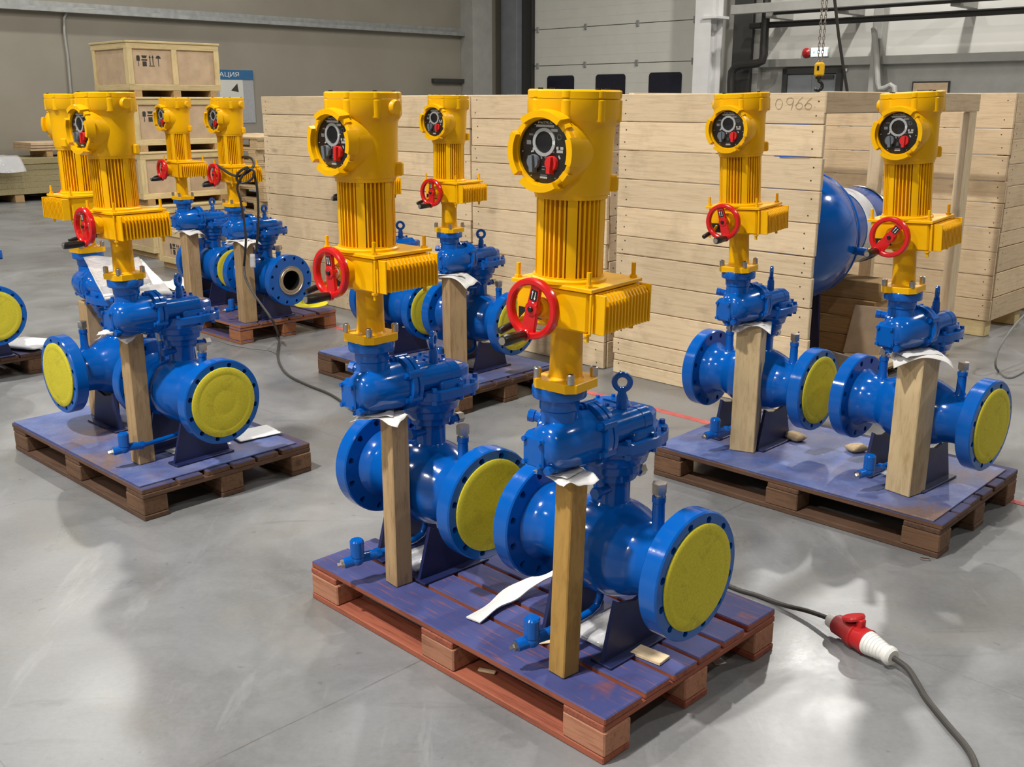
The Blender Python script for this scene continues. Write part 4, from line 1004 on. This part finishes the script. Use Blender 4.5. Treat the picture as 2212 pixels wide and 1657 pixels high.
# darker lower wall and girts
ug0 = WRp(1640, 138, .05).dot(U); zg = WRp(1900, 134, .1).z
colbox('trim_6', ug0, 9, WR_V-.03, WR_V, 0, zg, 'steelpaint', 'grey lower wall panel on the right')
colbox('trim_7', ug0, 9, WR_V-.16, WR_V-.03, zg-.04, zg+.1, 'steelpaint', 'horizontal grey rail above the lower wall panel')
for (px0, px1, nme, mt, off) in ((1582, 1622, 'trim_8', 'darksteel', .3), (1624, 1640, 'trim_9', 'steelpaint', .2)):
    colbox(nme, WRp(px0, 100, off).dot(U), WRp(px1, 100, off).dot(U), WR_V-off, WR_V, 0, 9, mt, {'trim_8': 'dark steel post behind the white column', 'trim_9': 'grey steel post beside the dark post'}[nme])
colbox('trim_10', WRp(1886, 60, .22).dot(U), WRp(1906, 60, .22).dot(U), WR_V-.22, WR_V, 1.0, 9, 'steelpaint', 'grey upright girt in the middle of the right wall')
# people door
e0, e1 = WRp(1695, 150, .06), WRp(1822, 150, .06); q0, q1 = e0.dot(U), e1.dot(U); zd = WRp(1760, 147, .06).z
d2 = bpy.data.objects.new('door_2', None); COL.objects.link(d2); d2.matrix_basis = RB @ TR((q0+q1)/2, WR_V-.03, 0); tag(d2, 'grey double door in a dark frame under the exit sign', None, None, 'structure')
wd = q1-q0
MB().box((-wd/2+.05, -.05, zd/2), (.1, .1, zd)).box((wd/2-.05, -.05, zd/2), (.1, .1, zd)).box((0, -.05, zd-.05), (wd, .1, .1)).build('door_frame', M['darksteel'], d2)
for x in (-1, 1): MB().cbox((x*(wd/4-.026), -.04, (zd-.1)/2), (wd/2-.055, .05, zd-.12), .005).build('door_leaf', M['bluesteel'], d2)
MB().cbox((wd/4, -.09, zd-.16), (.3, .05, .06), .004).build('door_closer', M['darksteel'], d2)
# pipes and rails
def wall_pipe(name, pts, r, mat, label, cat='pipe'):
    o = MB().tube(pts, r, 10).build(name, M[mat]); return tag(o, label, cat)
a_, b_2 = WRp(1621, 57, .5), WRp(2212, 21, .5); zc_ = (a_.z+b_2.z)/2
wall_pipe('wall_pipe', [uv(a_.dot(U), WR_V-.5, zc_), uv(9, WR_V-.5, zc_)], .055, 'blackpipe', 'lower of the two long black pipes along the right wall')
a_, b_2 = WRp(1684, 26, .7), WRp(2054, 0, .7); zc_ = (a_.z+b_2.z)/2
wall_pipe('wall_pipe', [uv(a_.dot(U)-.1, WR_V-.7, zc_), uv(9, WR_V-.7, zc_)], .05, 'blackpipe', 'upper of the two long black pipes along the right wall')
for k, px in enumerate((1672, 1826, 2070)):
    c = WRp(px, 30, .55); o = MB().cbox((c.dot(U), WR_V-.35, zc_-.02), (.16, .70, .14), .004).build('pipe_bracket', M['steelpaint']); o.matrix_basis = RB; tag(o, ('left', 'middle', 'right')[k]+' bracket carrying the black pipes on the right wall', 'bracket', 'pipe brackets')
c0 = WRp(1582, 22, .9); o = MB().cbox(((c0.dot(U)+9)/2, WR_V-.9, c0.z), (9-c0.dot(U), .12, .16), .006).build('crane_rail', M['steelpaint']); o.matrix_basis = RB; tag(o, 'pale steel rail running right from the white column', 'rail')
vp = [WRp(1658, -60, .55), WRp(1657, 0, .55), WRp(1652, 70, .55), WRp(1650, 118, .55), WRp(1646, 132, .55), WRp(1636, 137, .55), WRp(1600, 141, .55), WRp(1588, 145, .55), WRp(1581, 155, .55), WRp(1579, 175, .55), WRp(1578, 260, .55)]
wall_pipe('down_pipe', vp, .075, 'blackpipe', 'thick black pipe dropping and bending beside the white column')
wall_pipe('wall_conduit', [WRp(1888, 60, .3), WRp(1893, 120, .3), WRp(1896, 180, .3), WRp(1900, 192, .3), WRp(1912, 190, .3), WRp(1924, 184, .3), WRp(1932, 188, .3), WRp(1934, 215, .3)], .05, 'steelpaint', 'grey bent conduit low on the right wall', 'conduit')
# exit sign, alarm lamp, framed notice
s0, s1 = WRp(1751, 113, .1), WRp(1786, 113, .1)
sg = thing('exit_sign', 'small lit white exit sign above the grey double door', 'sign', RB @ TR((s0.dot(U)+s1.dot(U))/2, WR_V-.02, s0.z))
sw = s1.dot(U)-s0.dot(U)
MB().cbox((0, -.03, 0), (sw+.03, .05, .17), .005).build('sign_case', M['whitesteel'], sg); MB().box((0, -.057, 0), (sw, .004, .14)).build('sign_face', M['lit'], sg)
link('sign_lettering', text_mesh('ВЫХОД', .1, M['signprint']), sg, TR(.0, -.0605, 0) @ RX(90))
MB().box((0, -.04, -.32), (sw*3.5, .012, .05)).build('sign_rail', M['whitesteel'], sg)
ra = WRp(1738, 114, .1)
al = thing('alarm_lamp', 'round red alarm lamp left of the lit exit sign', 'lamp', RB @ TR(ra.dot(U), WR_V-.02, ra.z))
MB().lathe([(0, .085), (.03, .085), (.05, .06), (.075, .035)], RX(90), 20).build('lamp_dome', M['redplug'], al); MB().cbox((.13, -.02, .0), (.09, .04, .08), .003).build('lamp_base', M['whitesteel'], al)
n0, n1 = WRp(1970, 176, .08), WRp(2051, 176, .08); nw = n1.dot(U)-n0.dot(U)
nt = thing('framed_notice', 'framed yellowish notice on the lower right wall', 'notice', RB @ TR((n0.dot(U)+n1.dot(U))/2, WR_V-.05, n0.z-.45))
MB().cbox((0, 0, 0), (nw, .03, .9), .004).build('frame', M['darksteel'], nt); MB().box((0, -.017, 0), (nw-.05, .004, .85)).build('sheet', M['ply'], nt)
mb = MB()
for k in range(5): mb.box((random.uniform(-.04, .04), -.0195, .3-k*.1), (nw*.6, .001, .018))
tag(mb.build('notice_text', M['printgrey'], nt), kind='stuff')

# ------------------------------------------------------------------ chain hoist hook and its pendant cable
def FY(px, py, y): return PL(px, py, Vector((0, 1, 0)), y)
YH = 9.6
hp = FY(1770, 150, YH); ht = thing('hoist_hook', 'yellow hoist block with black hook hanging on a steel chain', 'hook', TR(hp.x, hp.y, hp.z))
MB().cbox((0, 0, 0), (.085, .06, .125), .018).build('hook_block', M['hookyellow'], ht); MB().cbox((-.022, -.031, .01), (.02, .004, .04), .001).build('block_label', M['black'], ht)
MB().lathe([(-.085, .028), (-.06, .03)], None, 18).build('swivel', M['black'], ht)
hk = [(0, 0, -.08), (0, 0, -.105)] + [(.0+.038*math.sin(a), 0, -.143+.038*math.cos(a)) for a in [Rd(k*18) for k in range(0, 14)]]
MB().tube(hk, [.012]*3+[.013+.003*math.sin(k/13*math.pi) for k in range(len(hk)-4)]+[.006], 10).build('hook', M['black'], ht)
ch = MB()
for sx in (-.017, .017):
    zz = .06; k = 0
    while zz < 2.0:
        ring = []
        for a in range(10):
            t = a*2*math.pi/10; lx, lz = .0095*math.cos(t), .0145*math.sin(t)+(.007 if math.sin(t) > 0 else -.007)
            ring.append((sx*(1+.2*zz)+lx, 0, zz+lz) if k % 2 else (sx*(1+.2*zz), lx, zz+lz))
        ch.tube(ring, .0036, 5, True); zz += .030; k += 1
tag(ch.build('chain', M['steel'], ht), 'steel link chain in two falls', kind='stuff')
pc_ = [FY(1798, -60, YH), FY(1803, 0, YH), FY(1812, 80, YH), FY(1821, 140, YH), FY(1830, 196, YH), FY(1838, 270, YH), FY(1842, 330, YH)]
tag(MB().tube(pc_, .014, 8).build('pendant_cable', M['blackpipe']), 'black pendant cable hanging right of the hoist hook', 'cable')

# ------------------------------------------------------------------ cables and the red connector
def smooth(pts, n=6):
    pts = [Vector(p) for p in pts]; out = []
    for i in range(len(pts)-1):
        p0, p1, p2, p3 = pts[max(i-1, 0)], pts[i], pts[i+1], pts[min(i+2, len(pts)-1)]
        for k in range(n):
            t = k/n; out.append(.5*((2*p1)+(p2-p0)*t+(2*p0-5*p1+4*p2-p3)*t*t+(3*p1-p0-3*p2+p3)*t**3))
    return out+[pts[-1]]
r = .0075
main = [FY(527, 574, 6.44), FY(530, 600, 6.40), FY(545, 630, 6.33), FY(566, 660, 6.27), FY(588, 692, 6.22), G(603, 738, r)+Vector((0, 0, .03)), G(600, 765, r), G(606, 790, r), G(625, 812, r), G(665, 832, r), G(710, 850, r), G(745, 872, r), G(775, 893, r),
        Vector((-.42, 4.42, r)), Vector((-.05, 3.98, r)), Vector((.32, 3.50, r)), Vector((.58, 3.16, r)), G(1580, 1268, r), G(1635, 1286, r), G(1693, 1307, .012), G(1745, 1320, .024), G(1788, 1335, .036)]
tag(MB().tube(smooth(main), .0072, 10).build('power_cable', M['cable']), 'grey power cable running over the floor from the back valve to the red connector', 'cable')
pts = [G(1928, 1420, .034), G(1960, 1444, .03), G(1983, 1479, .016), G(2003, 1512, r), G(2047, 1566, r), G(2086, 1612, r), G(2106, 1650, r), G(2112, 1700, r), G(2100, 1760, r)]
tag(MB().tube(smooth(pts), .0085, 10).build('power_cable', M['cable']), 'grey power cable leaving the red connector towards the bottom right corner', 'cable')
P0, P1 = G(1790, 1337, .040), G(1930, 1421, .036)
d = (P1-P0); L = d.length
cn = thing('power_connector', 'red and white industrial plug and socket lying on the floor', 'plug', TR(*P0) @ d.to_track_quat('Z', 'Y').to_matrix().to_4x4())
cn.matrix_basis = TR(*P0) @ Matrix.Rotation(math.atan2(d.y, d.x), 4, 'Z') @ RY(90-math.degrees(math.asin(d.z/L)))
k = L/.26
MB().lathe([(0, .012), (.004*k, .02), (.03*k, .0235), (.034*k, .0235)], None, 24).build('cable_gland', M['whiteplastic'], cn)
MB().lathe([(.032*k, .026), (.036*k, .029), (.088*k, .031), (.09*k, .036), (.112*k, .037), (.113*k, .033)], None, 28).build('socket_body', M['redplug2'], cn, 30)
MB().lathe([(.108*k, .033), (.112*k, .0385), (.118*k, .0385), (.120*k, .035), (.155*k, .036), (.158*k, .0375), (.162*k, .0375)], None, 28).build('plug_collar', M['redplug'], cn, 30)
pr_ = [(.158*k, .0345)]
for j in range(6): z = (.166+.011*j)*k; rr = .0345-.0018*j; pr_ += [(z, rr), (z+.006*k, rr), (z+.0075*k, rr-.0018), (z+.0105*k, rr-.0018)]
pr_ += [(.236*k, .026), (.24*k, .0275), (.252*k, .0275), (.26*k, .021), (.26*k, .0)]
MB().lathe(pr_, None, 28, (True, False)).build('plug_grip', M['whiteplastic'], cn, 25)
UPL = cn.matrix_basis.to_3x3().inverted() @ Vector((0, 0, 1)); ang = math.atan2(UPL.y, UPL.x)
Q = RZ(math.degrees(ang))
MB().lathe([(0, .031), (.006, .033), (.012, .031), (.014, .024)], Q @ TR(.055, 0, .095*k) @ RY(-68), 26).cbox((.043, 0, .128*k), (.03, .022, .02), .003, Q).build('socket_lid', M['redplug'], cn, 30)
# the coil on the back drive
YA = 6.50
coil = [FY(468, 356, YA), FY(482, 366, 6.45), FY(500, 377, 6.42), FY(518, 380, 6.41), FY(536, 371, 6.41), FY(548, 358, 6.44), FY(545, 344, 6.5), FY(530, 339, 6.55), FY(516, 342, 6.62)]
tag(MB().tube(smooth(coil), .0085, 8).build('coiled_cable', M['blackpipe']), 'black cable end looped from handwheel to drive on the open-ended valve', 'cable')
lp = []
for k in range(26):
    t = k*2*math.pi/14; lp.append(FY(530+19*math.cos(t), 379+15*math.sin(t)-6*math.cos(t)*.8, 6.40-.004*k/4))
lp = [FY(553, 545, 6.42), FY(557, 500, 6.41), FY(558, 450, 6.41), FY(555, 405, 6.41)] + lp + [FY(513, 400, 6.37), FY(519, 430, 6.37), FY(526, 470, 6.37), FY(531, 510, 6.36), FY(530, 540, 6.36), FY(527, 574, 6.44)]
tag(MB().tube(smooth(lp, 4), .0078, 8).build('coiled_cable', M['blackpipe']), 'black cable coil hanging in loops in front of the open-ended valve', 'cable')
tag(MB().tube(smooth([G(470, 735, .004), G(500, 745, .004), G(540, 752, .004), G(580, 757, .004), G(598, 764, .006)]), .004, 6).build('thin_cable', M['cable2']), 'thin grey wire on the floor joining the power cable', 'cable')
tag(MB().tube(smooth([FY(2240, 655, 5.9), FY(2195, 700, 5.8), FY(2160, 750, 5.7), FY(2150, 785, 5.66), G(2158, 803, .006), G(2178, 816, .006), G(2205, 806, .006), G(2240, 780, .006)]), .007, 6).build('strapping_band', M['cable2']), 'loop of grey strapping on the floor at the right edge', 'strap')

# ------------------------------------------------------------------ papers, bags and scraps
def pillow(w, d, h, seed, name, mat, fl_=.4):
    mb = MB(); n = 16; vs = []
    for s in (1, -1):
        for j in range(n):
            for i in range(n):
                u, v = i/(n-1)*2-1, j/(n-1)*2-1; e = (1-u**4)*(1-v**4)
                cr_ = .25*(nz(u*3+seed, v*3, s)+.6*nz(u*7, v*7+seed, s*2))
                z = h/2+s*h/2*e**.6*(1+cr_*.6)
                if s < 0: z = max(0, z)
                vs.append((u*w/2*(1+.05*nz(v*3, seed)), v*d/2*(1+.05*nz(u*3, seed+5)), z))
    fs = []
    for s in (0, 1):
        for j in range(n-1):
            for i in range(n-1):
                a = s*n*n+j*n+i; f = (a, a+1, a+n+1, a+n); fs.append(f if s == 0 else f[::-1])
    mb.add(vs, fs); return mb.build(name, M[mat], None, 180)
def bag(px, py, z, w, d, h, rz, label, seed, mat='film', inner=True, cat='bag', grp='document bags on the pallets', rx=0):
    p = G(px, py, z); o = pillow(w, d, h, seed, 'document_bag', mat); o.matrix_basis = TR(p.x, p.y, z+.001) @ RZ(rz) @ RX(rx)
    if inner:
        s = MB()
        s.cbox((0, 0, h*.45), (w*.82, d*.8, h*.25), .002); s.build('papers', M['paper'], o)
    return tag(o, label, cat, grp)
def vloc(v, x, y, z, rz=0): return TR(v[0], v[1], 0) @ RZ(v[2]) @ TR(x, y, z) @ RZ(rz)
def bag_at(v, x, y, z, w, d, h, rz, rx, label, seed):
    o = pillow(w, d, h, seed, 'document_bag', 'film'); o.matrix_basis = vloc(v, x, y, z, rz) @ RX(rx)
    MB().cbox((0, 0, h*.45), (w*.84, d*.82, h*.25), .002).build('papers', M['paper'], o)
    tag(o, label, 'bag', 'document bags under the valves')
bag_at((.264, 2.463, -45.4), -.012, .012, .128, .13, .2, .03, 0, 0, 'clear bag of white papers under the nearest valve', 1)
bag_at((-.248, 2.93, -46.5), -.012, .0, .128, .13, .22, .03, 0, 0, 'clear bag of white papers under the second valve of the front pallet', 2)
bag_at((1.033, 4.107, -44.9), -.012, .012, .134, .13, .2, .03, 0, 0, 'clear bag of papers under the valve nearest the 0966 crate', 3)
bag_at((1.521, 3.651, -48.4), -.012, .012, .134, .13, .2, .03, 0, 0, 'clear bag of papers under the rightmost valve', 4)
bag_at((-.18, 5.354, -43), -.012, .0, .134, .13, .22, .03, 0, 0, 'clear bag of papers under the middle pallet valve', 5)
bag_at((-1.313, 3.928, -41.9), -.012, .05, .134, .13, .24, .02, 0, 0, 'clear bag of papers under the front valve of the left pallet', 6)
bag(548, 938, .134, .2, .15, .008, 40, 'white paper slip lying right of the left front valve', 7, 'paper', False, 'paper')
bag(62, 747, .128, .32, .24, .03, -20, 'white printed document bag on the pallet cut off at the left edge', 8, 'paper', False)
# stack of papers in a sleeve on the turned-away valve
ZP = .800
cs = [G(190, 575, ZP+.02), G(226, 642, ZP), G(372, 630, ZP), G(305, 560, ZP+.01)]
def quad_sheet(cs, name, mat, seed, lift=0, t=.004, amp=.006, shrink=0):
    c = sum(cs, Vector())/4; cs = [p+(c-p)*shrink for p in cs]
    def fn(u, v):
        a = cs[0].lerp(cs[3], u+.5); b = cs[1].lerp(cs[2], u+.5); p = a.lerp(b, v+.5); return (p.x, p.y, p.z+lift+amp*nz(u*3+seed, v*3))
    return sheet_grid(14, 14, fn, name, mat, t)
o = quad_sheet(cs, 'document_sleeve', 'paper', 4, 0, .012); tag(o, 'white document sleeve lying over the turned-away valve on the left pallet', 'papers')
o2 = quad_sheet([G(180, 556, ZP+.085), G(215, 622, ZP+.03), G(330, 616, ZP+.02), G(300, 556, ZP+.05)], 'clear_sleeve', 'film', 9, .003, .001, .008); o2.parent = o
# foam strip and scraps on the pallets
def strip(pts, w, label, name='foam_strip', mat='foam'):
    pts = smooth([Vector(p) for p in pts], 5); mb = MB(); n = len(pts); vs = []
    for i, p in enumerate(pts):
        t = (pts[min(i+1, n-1)]-pts[max(i-1, 0)]); s = Vector((t.y, -t.x, 0)).normalized()
        for e in (-1, 1):
            for h in (0, -.004): vs.append(p+s*w/2*e*(1+.1*math.sin(i))+Vector((0, 0, h+.006*e*math.sin(i*.5))))
    fs = []
    for i in range(n-1):
        a, b = i*4, i*4+4; fs += [(a, a+2, b+2, b), (a+1, b+1, b+3, a+3), (a, b, b+1, a+1), (a+2, a+3, b+3, b+2)]
    fs += [(0, 1, 3, 2), ((n-1)*4, (n-1)*4+2, (n-1)*4+3, (n-1)*4+1)]
    o = mb.add(vs, fs).build(name, M[mat], None, 60); return tag(o, label, 'foam')
strip([G(1022, 1338, .134), G(1070, 1305, .14), G(1120, 1272, .155), G(1165, 1248, .17), G(1215, 1235, .16)], .05, 'long white foam strip lying across the front pallet boards')
def scrap(px, py, z, s, label, mat='foam', seed=1, name='foam_scrap', cat='scrap'):
    p = G(px, py, z); o = pillow(s, s*.7, s*.35, seed, name, mat); o.matrix_basis = TR(p.x, p.y, z+.001) @ RZ(seed*40); return tag(o, label, cat)
scrap(1716, 950, .132, .09, 'crumpled grey-white scrap beside the post on the right pallet', 'pal_pale', 3)
scrap(1850, 975, .132, .085, 'brownish crumpled scrap in the middle of the right pallet', 'pal_pale', 5)
def chip(px, py, z, d, rz, label, mat='crate'):
    p = G(px, py, z); o = MB().cbox((0, 0, d[2]/2), d, .001).build('wood_chip', M[mat]); o.matrix_basis = TR(p.x, p.y, z+.0004) @ RZ(rz); tag(o, label, 'scrap')
chip(1552, 1430, 0, (.035, .03, .002), 20, 'white paper scrap on the floor under the front pallet edge', 'paper')
chip(1052, 1452, .021, (.05, .012, .006), -20, 'pale wood splinter on the front pallet skid')
chip(1404, 1418, .127, (.09, .05, .008), -40, 'split piece of wood on the front pallet boards')
chip(1998, 1210, 0, (.03, .012, .006), -20, 'small shiny scrap on the floor by the right pallet', 'steel')
chip(1180, 1385, .127, (.05, .03, .003), 10, 'tiny wood scrap on the front pallet', 'crate')
# loose yellow cover on the back pallet
p = G(672, 657, .128); o = MB().lathe([(0, .118), (.004, .118), (.008, .10), (.012, .066), (.034, .06), (.036, .05), (.040, .03), (.041, 0)], None, 40, (True, False)).build('loose_cover', M['hookyellow'])
q = NT('bright_yellow_plastic'); q.set(Base_Color=(.80, .72, .01), Roughness=.45); o.data.materials[0] = q.m
o.matrix_basis = TR(p.x, p.y, .130) @ RX(4); tag(o, 'bright yellow hat-shaped pipe cover lying on the back left pallet', 'cover')
# foil pouch on the hanging cable
p = FY(546, 556, 6.40); o = pillow(.035, .085, .02, 3, 'foil_pouch', 'film'); o.matrix_basis = TR(p.x, p.y, p.z-.02) @ RX(85); tag(o, 'silvery pouch hanging on the cable before the open-ended valve', 'pouch')
